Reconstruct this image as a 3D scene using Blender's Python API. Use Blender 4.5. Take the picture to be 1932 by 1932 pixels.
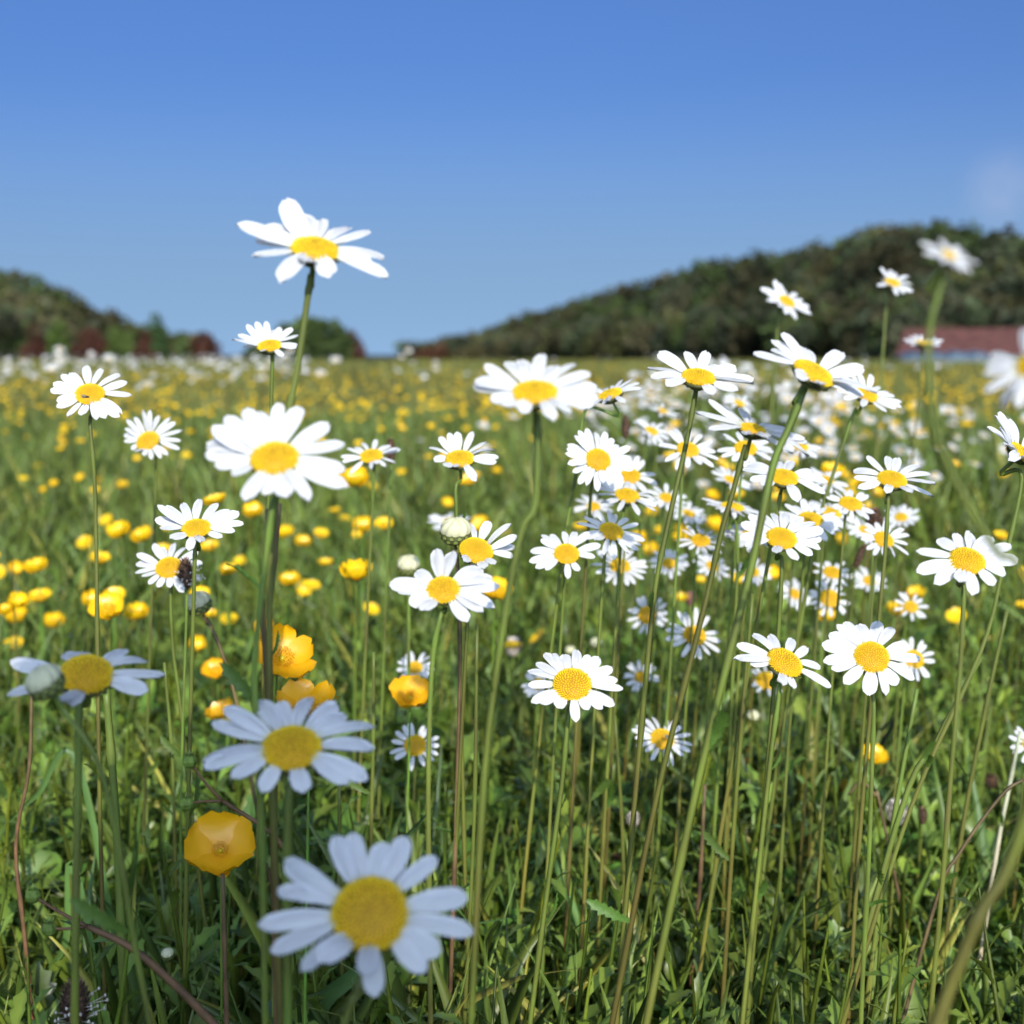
import bpy, math, random
import numpy as np
from mathutils import Vector, Matrix, Quaternion
random.seed(7); RNG = np.random.default_rng(7)
R = math.radians
for o in list(bpy.data.objects): bpy.data.objects.remove(o)
sc = bpy.context.scene
COL = sc.collection

# ---------------------------------------------------------------- camera, sky, sun, exposure
F = 2700.0; CZ = 0.48; PITCH = math.atan((966-668)/F)
cam = bpy.data.cameras.new('camera'); co = bpy.data.objects.new('camera', cam); COL.objects.link(co)
cam.sensor_width = 36; cam.lens = 36*F/1932; cam.clip_start = .01; cam.clip_end = 6000
co.location = (0, 0, CZ); co.rotation_euler = (R(90)-PITCH, 0, 0)
cam.dof.use_dof = True; cam.dof.focus_distance = .72; cam.dof.aperture_fstop = 9.6
sc.camera = co
SUN_EL, SUN_AZ = R(25), R(8)          # azimuth: to the right of straight behind the camera
L_SUN = Vector((math.sin(SUN_AZ)*math.cos(SUN_EL), -math.cos(SUN_AZ)*math.cos(SUN_EL), math.sin(SUN_EL)))
w = bpy.data.worlds.new('World'); sc.world = w; w.use_nodes = True
nt = w.node_tree; nt.nodes.clear()
sky = nt.nodes.new('ShaderNodeTexSky'); sky.sky_type = 'NISHITA'; sky.sun_disc = False
sky.sun_elevation = SUN_EL; sky.sun_rotation = math.atan2(L_SUN.x, L_SUN.y)
sky.altitude = 0; sky.air_density = .6; sky.dust_density = 4.0; sky.ozone_density = 5.0
bg = nt.nodes.new('ShaderNodeBackground'); bg.inputs[1].default_value = .10
wo = nt.nodes.new('ShaderNodeOutputWorld')
wb = nt.nodes.new('ShaderNodeMix'); wb.data_type = 'RGBA'; wb.blend_type = 'MULTIPLY'; wb.inputs[0].default_value = 1; wb.inputs[7].default_value = (.70, .88, 1.13, 1)
nt.links.new(sky.outputs[0], wb.inputs[6]); 
tcw = nt.nodes.new('ShaderNodeTexCoord'); sxyz = nt.nodes.new('ShaderNodeSeparateXYZ'); mrw = nt.nodes.new('ShaderNodeMapRange'); hz = nt.nodes.new('ShaderNodeMix'); hz.data_type = 'RGBA'
mrw.interpolation_type = 'SMOOTHSTEP'; mrw.inputs[1].default_value = -.02; mrw.inputs[2].default_value = .20; mrw.inputs[3].default_value = .95; mrw.inputs[4].default_value = 0   # pale air low over the horizon
nt.links.new(tcw.outputs['Generated'], sxyz.inputs[0]); nt.links.new(sxyz.outputs['Z'], mrw.inputs[0]); nt.links.new(mrw.outputs[0], hz.inputs[0])
nt.links.new(wb.outputs[2], hz.inputs[6]); hz.inputs[7].default_value = (2.1, 3.5, 5.5, 1)
nrm = nt.nodes.new('ShaderNodeVectorMath'); nrm.operation = 'DISTANCE'; CLOUD = Vector((.3375, 1, .113)).normalized(); nrm.inputs[1].default_value = CLOUD
nt.links.new(tcw.outputs['Generated'], nrm.inputs[0]); mc = nt.nodes.new('ShaderNodeMapRange'); mc.interpolation_type = 'SMOOTHSTEP'; mc.inputs[1].default_value = .0; mc.inputs[2].default_value = .035; mc.inputs[3].default_value = .42; mc.inputs[4].default_value = 0
nt.links.new(nrm.outputs['Value'], mc.inputs[0]); cn = nt.nodes.new('ShaderNodeTexNoise'); cn.inputs['Scale'].default_value = 45; cn.inputs['Detail'].default_value = 3; nt.links.new(tcw.outputs['Generated'], cn.inputs['Vector'])
cm = nt.nodes.new('ShaderNodeMath'); cm.operation = 'MULTIPLY'; nt.links.new(mc.outputs[0], cm.inputs[0]); nt.links.new(cn.outputs[0], cm.inputs[1])
cl = nt.nodes.new('ShaderNodeMix'); cl.data_type = 'RGBA'; cl.inputs[7].default_value = (4.2, 4.4, 5.6, 1); nt.links.new(cm.outputs[0], cl.inputs[0]); nt.links.new(hz.outputs[2], cl.inputs[6]); 
gd = nt.nodes.new('ShaderNodeVectorMath'); gd.operation = 'DISTANCE'; gd.inputs[1].default_value = L_SUN; nt.links.new(tcw.outputs['Generated'], gd.inputs[0])   # added sky glow round the sun, put in to brighten the shaded petals
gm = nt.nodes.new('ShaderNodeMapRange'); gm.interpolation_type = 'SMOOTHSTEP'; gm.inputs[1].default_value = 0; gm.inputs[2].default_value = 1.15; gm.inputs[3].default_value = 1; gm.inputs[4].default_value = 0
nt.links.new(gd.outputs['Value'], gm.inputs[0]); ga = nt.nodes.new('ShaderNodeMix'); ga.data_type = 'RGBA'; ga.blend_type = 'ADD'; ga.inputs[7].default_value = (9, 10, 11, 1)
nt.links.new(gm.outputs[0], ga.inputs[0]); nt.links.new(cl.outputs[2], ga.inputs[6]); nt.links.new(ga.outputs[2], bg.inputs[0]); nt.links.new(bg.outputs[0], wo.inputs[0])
sl = bpy.data.lights.new('sun', 'SUN'); sl.energy = 3.25; sl.angle = R(.53); sl.color = (1, .91, .78)
so = bpy.data.objects.new('sun', sl); COL.objects.link(so)
so.rotation_euler = L_SUN.to_track_quat('Z', 'Y').to_euler(); so.location = (0, -3, 5)
sc.view_settings.view_transform = 'Standard'; sc.view_settings.look = 'None'
sc.view_settings.exposure = .52; sc.view_settings.gamma = 1
sc.render.engine = 'CYCLES'
sc.cycles.max_bounces = 6; sc.cycles.transmission_bounces = 3; sc.cycles.diffuse_bounces = 3
sc.cycles.transparent_max_bounces = 4
try: sc.cycles.use_denoising = True
except Exception: pass

CR, CU, CB = Vector((1, 0, 0)), Vector((0, math.sin(PITCH), math.cos(PITCH))), Vector((0, -math.cos(PITCH), math.sin(PITCH)))
CAM = Vector((0, 0, CZ))
def ray(px, py): return CR*((px-966)/F) + CU*((966-py)/F) - CB
def at(px, py, d): return CAM + ray(px, py)*d                 # d: depth along the view axis
def at_y(px, py, y):
    r = ray(px, py); return CAM + r*(y/r.y)
def hump(x, y):
    x = np.asarray(x, float); y = np.asarray(y, float)
    z = .21*np.exp(-((x-.60)/.50)**2 - ((y-4.0)/1.1)**2)
    t = np.clip((y-95)/60, 0, 1); z = z - 2.0*t*t*(3-2*t)
    return z

# ---------------------------------------------------------------- object helpers
def tag(o, label=None, cat=None, group=None, kind=None):
    for k, v in (('label', label), ('category', cat), ('group', group), ('kind', kind)):
        if v: o[k] = v
    return o
def link(name, data, parent=None, loc=None):
    o = bpy.data.objects.new(name, data); COL.objects.link(o)
    if parent is not None: o.parent = parent
    if loc is not None: o.location = loc
    return o
def root(name, loc, label, cat, group=None):
    return tag(link(name, None, None, loc), label, cat, group)
def mesh_np(name, v, faces_by_size, mat, cols=None, smooth=True):
    """v (n,3); faces_by_size list of int arrays (m,k)"""
    me = bpy.data.meshes.new(name)
    v = np.ascontiguousarray(v, np.float32)
    me.vertices.add(len(v)); me.vertices.foreach_set('co', v.ravel())
    tot = sum(f.size for f in faces_by_size); nf = sum(len(f) for f in faces_by_size)
    me.loops.add(tot); me.polygons.add(nf)
    me.loops.foreach_set('vertex_index', np.concatenate([f.ravel() for f in faces_by_size]).astype(np.int32))
    sizes = np.concatenate([np.full(len(f), f.shape[1]) for f in faces_by_size])
    st = np.concatenate([[0], np.cumsum(sizes)[:-1]]).astype(np.int32)
    me.polygons.foreach_set('loop_start', st)
    me.update(calc_edges=True)
    me.polygons.foreach_set('use_smooth', np.full(nf, smooth))
    if cols is not None:
        a = me.color_attributes.new('tint', 'FLOAT_COLOR', 'POINT')
        c = np.ones((len(v), 4), np.float32); c[:, :3] = cols
        a.data.foreach_set('color', c.ravel())
    if mat: me.materials.append(mat)
    me.validate(); return me
class MB:
    def __init__(s): s.v = []; s.f = []; s.c = []
    def add(s, v, f, c=(1, 1, 1)):
        b = len(s.v); s.v += [tuple(p) for p in v]; s.f += [tuple(i+b for i in q) for q in f]
        if callable(c): s.c += [c(p) for p in v]
        else: s.c += [tuple(c)]*len(v)
        return s
    def arrays(s):
        k = sorted({len(q) for q in s.f})
        return np.array(s.v, float), [np.array([q for q in s.f if len(q) == n], int) for n in k], np.array(s.c, float)
    def mesh(s, name, mat, smooth=True):
        v, f, c = s.arrays(); return mesh_np(name, v, f, mat, c, smooth)
def tube(mb, pts, radii, sides=8, c=(1, 1, 1), rib=0.0, cap=True):
    pts = [Vector(p) for p in pts]; n = len(pts); rings = []
    up = Vector((0, 1, 0)); prev = None
    for i, p in enumerate(pts):
        t = (pts[min(i+1, n-1)] - pts[max(i-1, 0)]).normalized()
        a = (prev if prev is not None else (up if abs(t.y) < .9 else Vector((1, 0, 0))))
        a = (a - t*a.dot(t)).normalized(); prev = a; b = t.cross(a)
        r = radii[i] if hasattr(radii, '__len__') else radii
        rings.append([p + (a*math.cos(2*math.pi*k/sides) + b*math.sin(2*math.pi*k/sides))*r*(1+(rib if k % 2 else -rib)) for k in range(sides)])
    v = [q for ring in rings for q in ring]
    f = [(i*sides+k, i*sides+(k+1) % sides, (i+1)*sides+(k+1) % sides, (i+1)*sides+k) for i in range(n-1) for k in range(sides)]
    if cap: f += [tuple(range(sides))[::-1], tuple(range((n-1)*sides, n*sides))]
    mb.add(v, f, c)
def scatter(template, mats3, locs, tints):
    """template (v, faces, cols) ; mats3 (m,3,3); locs (m,3); tints (m,3)"""
    v, fs, c = template; m = len(locs); n = len(v)
    V = np.einsum('mij,nj->mni', mats3, v) + locs[:, None, :]
    C = tints[:, None, :]*c[None, :, :]
    off = (np.arange(m)*n)[:, None, None]
    FS = [(f[None]+off).reshape(-1, f.shape[1]) for f in fs]
    return V.reshape(-1, 3), FS, C.reshape(-1, 3)
def merge(parts):
    vs, fs, cs, b = [], {}, [], 0
    for v, f, c in parts:
        for q in f:
            if len(q): fs.setdefault(q.shape[1], []).append(q+b)
        vs.append(v); cs.append(c); b += len(v)
    return np.concatenate(vs), [np.concatenate(fs[k]) for k in sorted(fs)], np.concatenate(cs)
def rot_mats(yaw, tilt, roll, s):
    """yaw about Z, after tilt about Y (lifts +X up), after roll about X; scale s (m,) or (m,3)"""
    cy, sy = np.cos(yaw), np.sin(yaw); ct, st = np.cos(tilt), np.sin(tilt); cr, sr = np.cos(roll), np.sin(roll)
    z = np.zeros_like(cy); o = np.ones_like(cy)
    Z = np.stack([np.stack([cy, -sy, z], -1), np.stack([sy, cy, z], -1), np.stack([z, z, o], -1)], -2)
    Y = np.stack([np.stack([ct, z, -st], -1), np.stack([z, o, z], -1), np.stack([st, z, ct], -1)], -2)
    X = np.stack([np.stack([o, z, z], -1), np.stack([z, cr, -sr], -1), np.stack([z, sr, cr], -1)], -2)
    M = Z@Y@X; s = np.asarray(s)
    return M*(s[:, None, None] if s.ndim == 1 else s[:, None, :])

# ---------------------------------------------------------------- materials
def mat(name, col, rough=.6, trans=0.0, tcol=None, vary=.12, scale=60.0, tint=False, spec=.4, bump=0.0, bscale=400., objrand=0.0, col2=None, coat=0.0):
    m = bpy.data.materials.new(name); m.use_nodes = True; n = m.node_tree; N = n.nodes; Lk = n.links
    bs = N['Principled BSDF']; out = N['Material Output']
    bs.inputs['Roughness'].default_value = rough; bs.inputs['Specular IOR Level'].default_value = spec
    if coat: bs.inputs['Coat Weight'].default_value = coat; bs.inputs['Coat Roughness'].default_value = .25
    tc = N.new('ShaderNodeTexCoord'); no = N.new('ShaderNodeTexNoise'); no.inputs['Scale'].default_value = scale
    no.inputs['Detail'].default_value = 4
    Lk.new(tc.outputs['Object'], no.inputs['Vector'])
    mx = N.new('ShaderNodeMix'); mx.data_type = 'RGBA'
    c2 = col2 if col2 else tuple(max(0, x*(1-2.5*vary)) for x in col)
    c1 = col if col2 else tuple(min(1, x*(1+vary)) for x in col)
    mx.inputs[6].default_value = (*c1, 1); mx.inputs[7].default_value = (*c2, 1)
    mr = N.new('ShaderNodeMapRange'); mr.inputs[1].default_value = .35; mr.inputs[2].default_value = .7
    Lk.new(no.outputs[0], mr.inputs[0]); Lk.new(mr.outputs[0], mx.inputs[0])
    c = mx.outputs[2]
    if tint:
        at_ = N.new('ShaderNodeAttribute'); at_.attribute_name = 'tint'
        mu = N.new('ShaderNodeMix'); mu.data_type = 'RGBA'; mu.blend_type = 'MULTIPLY'; mu.inputs[0].default_value = 1
        Lk.new(c, mu.inputs[6]); Lk.new(at_.outputs['Color'], mu.inputs[7]); c = mu.outputs[2]
    if objrand:
        oi = N.new('ShaderNodeObjectInfo'); hs = N.new('ShaderNodeHueSaturation')
        a = N.new('ShaderNodeMapRange'); a.inputs[3].default_value = 1-objrand; a.inputs[4].default_value = 1+objrand
        Lk.new(oi.outputs['Random'], a.inputs[0]); Lk.new(a.outputs[0], hs.inputs['Value'])
        b = N.new('ShaderNodeMapRange'); b.inputs[3].default_value = .5-objrand*.08; b.inputs[4].default_value = .5+objrand*.05
        Lk.new(oi.outputs['Random'], b.inputs[0]); Lk.new(b.outputs[0], hs.inputs['Hue'])
        Lk.new(c, hs.inputs['Color']); c = hs.outputs[0]
    Lk.new(c, bs.inputs['Base Color'])
    if bump:
        n2 = N.new('ShaderNodeTexNoise'); n2.inputs['Scale'].default_value = bscale; Lk.new(tc.outputs['Object'], n2.inputs['Vector'])
        bu = N.new('ShaderNodeBump'); bu.inputs['Strength'].default_value = bump; bu.inputs['Distance'].default_value = .001
        Lk.new(n2.outputs[0], bu.inputs['Height']); Lk.new(bu.outputs[0], bs.inputs['Normal'])
    if trans:
        tr = N.new('ShaderNodeBsdfTranslucent'); ms = N.new('ShaderNodeMixShader'); ms.inputs[0].default_value = trans
        if tcol:
            mu2 = N.new('ShaderNodeMix'); mu2.data_type = 'RGBA'; mu2.blend_type = 'MULTIPLY'; mu2.inputs[0].default_value = 1
            Lk.new(c, mu2.inputs[6]); mu2.inputs[7].default_value = (*tcol, 1); Lk.new(mu2.outputs[2], tr.inputs[0])
        else: Lk.new(c, tr.inputs[0])
        Lk.new(bs.outputs[0], ms.inputs[1]); Lk.new(tr.outputs[0], ms.inputs[2]); Lk.new(ms.outputs[0], out.inputs[0])
    return m
def groove(m):
    n = m.node_tree; N = n.nodes; Lk = n.links; bs = N['Principled BSDF']; src = bs.inputs['Base Color'].links[0].from_socket
    tc = N.new('ShaderNodeTexCoord'); mp = N.new('ShaderNodeMapping'); mp.inputs['Scale'].default_value = (1.2, 22, 1); Lk.new(tc.outputs['Object'], mp.inputs[0])
    no = N.new('ShaderNodeTexNoise'); no.inputs['Scale'].default_value = 1.0; no.inputs['Detail'].default_value = 3; Lk.new(mp.outputs[0], no.inputs['Vector'])
    r = N.new('ShaderNodeMapRange'); r.inputs[1].default_value = .35; r.inputs[2].default_value = .65; r.inputs[3].default_value = .74; r.inputs[4].default_value = 1.0; Lk.new(no.outputs[0], r.inputs[0])
    mu = N.new('ShaderNodeMix'); mu.data_type = 'RGBA'; mu.blend_type = 'MULTIPLY'; mu.inputs[0].default_value = 1; Lk.new(src, mu.inputs[6]); Lk.new(r.outputs[0], mu.inputs[7]); Lk.new(mu.outputs[2], bs.inputs['Base Color'])
    bu = N.new('ShaderNodeBump'); bu.inputs['Strength'].default_value = .5; bu.inputs['Distance'].default_value = .0006; Lk.new(no.outputs[0], bu.inputs['Height']); Lk.new(bu.outputs[0], bs.inputs['Normal'])
    return m
M = dict(
    petal=groove(mat('white_petal', (.79, .81, .83), .55, .22, vary=.02, scale=3, spec=.3, tint=True)),
    disc=mat('yellow_disc', (.80, .56, .014), .6, .08, vary=.10, scale=8, tint=True, spec=.25),
    stem=mat('olive_stem', (.13, .152, .022), .5, vary=.2, scale=30, objrand=.30, col2=(.11, .10, .02), tint=True),
    bract=mat('green_bract', (.13, .16, .045), .6, vary=.2, scale=200, tint=True),
    stemleaf=mat('stem_leaf', (.105, .20, .035), .5, .3, tcol=(1.6, 1.5, .6), vary=.2, scale=40, objrand=.2),
    herb=mat('herb_leaf', (.125, .215, .040), .38, .20, tcol=(1.5, 1.5, .6), vary=.22, scale=25, tint=True, spec=.45),
    grass=mat('grass_blade', (.13, .215, .048), .40, .30, tcol=(1.5, 1.45, .6), vary=.2, scale=9, tint=True, spec=.45),
    far=mat('far_grass', (.135, .18, .05), .6, .25, tcol=(1.4, 1.35, .6), vary=.25, scale=.35, tint=True),
    butter=mat('buttercup_petal', (.90, .62, .010), .32, .18, col2=(.86, .53, .008), scale=90, spec=.5, objrand=.06, coat=.25, tint=True),
    golden=mat('golden_buttercup_petal', (.90, .50, .006), .32, .22, col2=(.82, .40, .005), scale=120, spec=.5, coat=.25, tint=True),
    cream=mat('cream_bud', (.66, .66, .42), .6, .15, vary=.1, scale=300, tint=True),
    brown=mat('brown_seed_head', (.16, .09, .055), .8, vary=.5, scale=500, tint=True),
    redstem=mat('reddish_stem', (.15, .082, .035), .6, vary=.25, scale=60, tint=True),
    straw=mat('dry_straw', (.52, .42, .28), .7, vary=.15, scale=60, tint=True),
    pink=mat('pink_clover', (.50, .16, .26), .6, .2, vary=.2, scale=300, tint=True),
    wclover=mat('white_clover', (.72, .66, .58), .6, .2, vary=.15, scale=400, tint=True),
    bug=mat('insect_body', (.035, .022, .012), .35, vary=.4, scale=900, tint=True),
    wing=mat('insect_wing', (.35, .32, .28), .25, .5, vary=.1, scale=900),
    soil=mat('meadow_soil', (.030, .040, .016), .9, vary=.4, scale=14),
    hill=mat('hill_ground', (.05, .06, .025), .9, vary=.3, scale=.02),
    wood=mat('wood_foliage', (.078, .088, .050), .8, .12, vary=.3, scale=.05, tint=True, spec=.1),
    bark=mat('tree_bark', (.11, .085, .06), .9, vary=.3, scale=2),
    rooft=mat('red_roof_tiles', (.12, .048, .038), .8, vary=.2, scale=1.5),
    wall=mat('pale_render', (.40, .41, .41), .8, vary=.08, scale=.6),
    glass=mat('dark_window', (.03, .035, .04), .15, vary=.1, scale=1),
    tarp=mat('blue_tarpaulin', (.07, .11, .15), .45, vary=.2, scale=1.2),
    skin=mat('skin', (.48, .28, .2), .5, vary=.08, scale=20),
    coat_=mat('grey_jacket', (.34, .36, .40), .85, vary=.2, scale=30),
    jeans=mat('blue_jeans', (.05, .08, .16), .85, vary=.2, scale=60),
    hair=mat('brown_hair', (.06, .035, .02), .6, vary=.4, scale=120),
    black=mat('black_plastic', (.02, .02, .022), .3, vary=.1, scale=10),
)

# ---------------------------------------------------------------- setting: ground sheet
gy = np.concatenate([np.arange(-3, 8, .12), np.geomspace(8, 4000, 60)]); gx = np.concatenate([-np.geomspace(3000, 3, 30), np.arange(-2.9, 2.95, .12), np.geomspace(3, 3000, 30)])
X, Y = np.meshgrid(gx, gy); Z = hump(X, Y); nx, ny = len(gx), len(gy)
idx = np.arange(nx*ny).reshape(ny, nx)
gf = np.stack([idx[:-1, :-1], idx[:-1, 1:], idx[1:, 1:], idx[1:, :-1]], -1).reshape(-1, 4)
tag(link('ground', mesh_np('ground', np.stack([X.ravel(), Y.ravel(), Z.ravel()], -1), [gf], M['soil'])), 'dark soil of the meadow under the grass and flowers', 'ground', kind='structure')

# hills: a crest seen as (px, py of the tree tops, distance)
def build_hill(name, crest, tree_h, label, depth):
    pts = [at(px, py, d) - Vector((0, 0, tree_h*.8)) for px, py, d in crest]
    P = []; 
    for i in range(len(pts)-1):
        for k in range(4): P.append(pts[i].lerp(pts[i+1], k/4))
    P.append(pts[-1]); S = np.linspace(-1, 1, 17); v = []
    for p in P:
        n = Vector((p.x, p.y, 0)).normalized()
        for s in S: v.append((p.x+n.x*s*depth, p.y+n.y*s*depth, -2.4 + (p.z+2.4)*(math.cos(s*math.pi)*.5+.5)))
    a, b = len(P), len(S); I = np.arange(a*b).reshape(a, b)
    f = np.stack([I[:-1, :-1], I[:-1, 1:], I[1:, 1:], I[1:, :-1]], -1).reshape(-1, 4)
    tag(link(name, mesh_np(name, np.array(v), [f], M['hill'])), label, 'hill', kind='structure')
    return P
HR = build_hill('hill', [(760, 676, 640), (815, 662, 600), (870, 646, 560), (1000, 602, 500), (1150, 560, 440), (1300, 520, 390), (1480, 486, 340), (1600, 474, 315), (1660, 455, 300), (1780, 448, 285), (1932, 463, 270), (2250, 450, 250)], 8, 'long low wooded hill rising to the right behind the meadow', 90)
HL = build_hill('hill', [(-350, 470, 250), (-150, 490, 270), (0, 528, 290), (55, 548, 300), (110, 572, 320), (170, 600, 340), (240, 622, 370), (330, 650, 400), (360, 668, 420)], 7, 'darker wooded hill at the left edge of the meadow', 60)

def crown(cx, cy, cz, rx, rz, n, leaf, tint, seed):
    """leaf clumps through a lumpy volume"""
    g = np.random.default_rng(seed)
    lob = g.normal(size=(9, 3)); lob /= np.linalg.norm(lob, axis=1)[:, None]; lob *= g.uniform(.35, .75, (9, 1)); lob[0] = 0
    k = g.integers(0, 9, n); d = g.normal(size=(n, 3)); d /= np.linalg.norm(d, axis=1)[:, None]
    p = lob[k] + d*(g.uniform(.25, 1, (n, 1))**.5)*.45
    p *= np.array([rx, rx, rz]); p += np.array([cx, cy, cz])
    q = rot_mats(g.uniform(0, 6.3, n), g.uniform(-1.2, 1.2, n), g.uniform(-1, 1, n), leaf*g.uniform(.6, 1.4, n))
    tv = np.array([[-.5, -.35, 0], [.1, -.5, .12], [.55, 0, 0], [.05, .45, -.1], [-.5, .2, .08]]); tf = [np.array([[0, 1, 2, 3, 4]])]
    tn = np.array(tint)[None]*g.uniform(.88, 1.12, (n, 1))*(.85+.3*g.random((9, 1))[k])
    return scatter((tv, tf, np.ones((5, 3))), q, p, tn)
def wood(name, P, depth, count, th, label, seed):
    g = random.Random(seed); parts = []
    pal = [(1, 1, 1), (.8, .95, .8), (1.15, .95, .8), (1.05, .88, .8), (.95, 1.25, .7), (.78, .88, .88), (1.25, 1.2, .75)]
    for i in range(count):
        t = g.random()*(len(P)-1); a = int(t); p = P[a].lerp(P[a+1], t-a); s = -g.random()**1.3*.95 + .06
        n = Vector((p.x, p.y, 0)).normalized()
        z = -2.4 + (p.z+2.4)*(math.cos(s*math.pi)*.5+.5)
        h = th*g.uniform(.7, 1.15)
        parts.append(crown(p.x+n.x*s*depth, p.y+n.y*s*depth, z+h*.5, h*g.uniform(.42, .62), h*.55, 250, 1.0, g.choice(pal), seed*1000+i))
    v, f, c = merge(parts)
    tag(link(name, mesh_np(name, v, f, M['wood'], c, False)), label, 'wood', kind='stuff')
wood('hillside_wood', HR, 90, 1000, 8.5, 'mixed brown and green wood covering the long hill on the right', 1)
wood('hillside_wood', HL, 60, 330, 8, 'dark green wood covering the hill at the left edge', 2)
def tree(px, top, wpx, dist, tint, label, seed, base=-2.2):
    t = at_y(px, top, dist); wd = wpx/F*dist; h = t.z-base
    r = root('tree', (t.x, t.y, base), label, 'tree', 'trees along the far edge of the meadow')
    rz = h*.46; v, f, c = crown(0, 0, h-rz*1.02, wd*.47, rz, 900, wd*.085, tint, seed)
    link('crown', mesh_np('crown', v, f, M['wood'], c, False), r)
    mb = MB(); tube(mb, [(0, 0, -.3), (.05, 0, h*.3), (.1, 0, h*.62)], [wd*.04, wd*.028, wd*.012], 8)
    for k in range(5):
        a = k*1.3; tube(mb, [(0.05, 0, h*(.28+.05*k)), (math.cos(a)*wd*.2, math.sin(a)*wd*.2, h*(.5+.05*k))], [wd*.015, wd*.005], 5)
    link('trunk', mb.mesh('trunk', M['bark']), r)
CU_ = (1.1, .42, .48); 
for a in [(592, 594, 165, 170, (.75, 1.0, .55), 'broad dark green domed tree just left of the centre gap in the skyline'),
          (662, 618, 78, 172, CU_, 'dark purple leaved tree at the right foot of the green domed tree'),
          (388, 626, 82, 175, CU_, 'rounded dark purple tree standing alone in the gap left of the domed tree'),
          (290, 594, 72, 180, (.8, 1.25, .75), 'small bright green tree at the right end of the left hill'),
          (272, 624, 56, 168, CU_, 'dark purple bush at the foot of the small bright green tree'),
          (166, 610, 72, 165, CU_, 'dark purple tree in front of the left hill, middle one of the purple trees there'),
          (62, 615, 62, 165, CU_, 'dark purple tree nearest the left end of the meadow edge'),
          (222, 600, 66, 185, (1.1, 1.5, .6), 'olive green tree between two purple trees below the left hill'),
          (110, 596, 70, 185, (1.1, 1.55, .6), 'light green tree below the left hill, left of the olive one'),
          (480, 645, 80, 178, (.7, .9, .6), 'low dark green bush left of the domed tree'),
          (812, 644, 74, 190, (1.2, .5, .5), 'reddish purple bush at the left tip of the long hill'),
          (880, 640, 80, 200, (1.0, .8, .6), 'brownish green bush right of the reddish one at the hill tip')]:
    tree(a[0], a[1], a[2], a[3], a[4], a[5], int(a[0]))

# barn and tarpaulin-covered stack at the right edge
def box(mb, x0, x1, y0, y1, z0, z1, c=(1, 1, 1)):
    v = [(x, y, z) for z in (z0, z1) for y in (y0, y1) for x in (x0, x1)]
    mb.add(v, [(0, 2, 3, 1), (4, 5, 7, 6), (0, 1, 5, 4), (2, 6, 7, 3), (0, 4, 6, 2), (1, 3, 7, 5)], c)
bd = 150.; bl = at_y(1700, 668, bd); br = at_y(2150, 668, bd)
barn = root('barn', (bl.x, bd, -2.2), 'long low pale barn with a red tiled roof at the right edge of the meadow', 'barn')
barn.rotation_euler = (0, 0, R(-24)); Lb = br.x-bl.x; mb = MB(); box(mb, 0, Lb, 0, 9, -.5, 2.9); link('wall', mb.mesh('wall', M['wall'], False), barn)
mb = MB(); sec = [(-.5, 2.7), (4.5, 5.4), (9.5, 2.7), (9.5, 2.5), (4.5, 5.15), (-.5, 2.5)]
for k in range(1):
    v = [(-.4, y, z) for y, z in sec]+[(Lb+.4, y, z) for y, z in sec]
    mb.add(v, [(i, (i+1) % 6, 6+(i+1) % 6, 6+i) for i in range(6)]+[(5, 4, 1, 0), (4, 3, 2, 1), (6, 7, 10, 11), (7, 8, 9, 10)])
link('roof', mb.mesh('roof', M['rooft'], False), barn)
for gx_ in (0, Lb):
    mb = MB(); mb.add([(gx_, 0, 2.9), (gx_, 9, 2.9), (gx_, 4.5, 5.1)], [(0, 2, 1)]); link('gable', mb.mesh('gable', M['wall'], False), barn)
for k in range(6):
    x = 1.8+k*3.9; m1 = MB(); box(m1, x, x+1.3, -.06, .02, .9, 2.1); wo_ = link('window', m1.mesh('window', M['wall'], False), barn)
    m2 = MB(); box(m2, x+.12, x+1.18, -.075, -.062, 1.0, 2.0); link('pane', m2.mesh('pane', M['glass'], False), wo_)
a0 = at_y(1692, 690, 78); a1 = at_y(1868, 690, 78); n = 22; mb = MB(); v = []
for i in range(n+1):
    x = (a1.x-a0.x)*i/n; hh = .62*(1-.10*math.sin(i*1.3))*min(1, .55+min(i, n-i)*.3)
    for k in range(9):
        a = math.pi*k/8; v.append((x, -math.cos(a)*1.1*(1+.05*math.sin(i*2.1+k)), max(0, hh*math.sin(a)**.55)))
mb.add(v, [(i*9+k, i*9+k+1, (i+1)*9+k+1, (i+1)*9+k) for i in range(n) for k in range(8)]+[tuple(range(9)), tuple(range(n*9, n*9+9))[::-1]])
tag(link('covered_stack', mb.mesh('covered_stack', M['tarp']), None, (a0.x, 78, 0)), 'long low stack under a blue grey sheet in front of the barn', 'covered stack')

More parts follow.
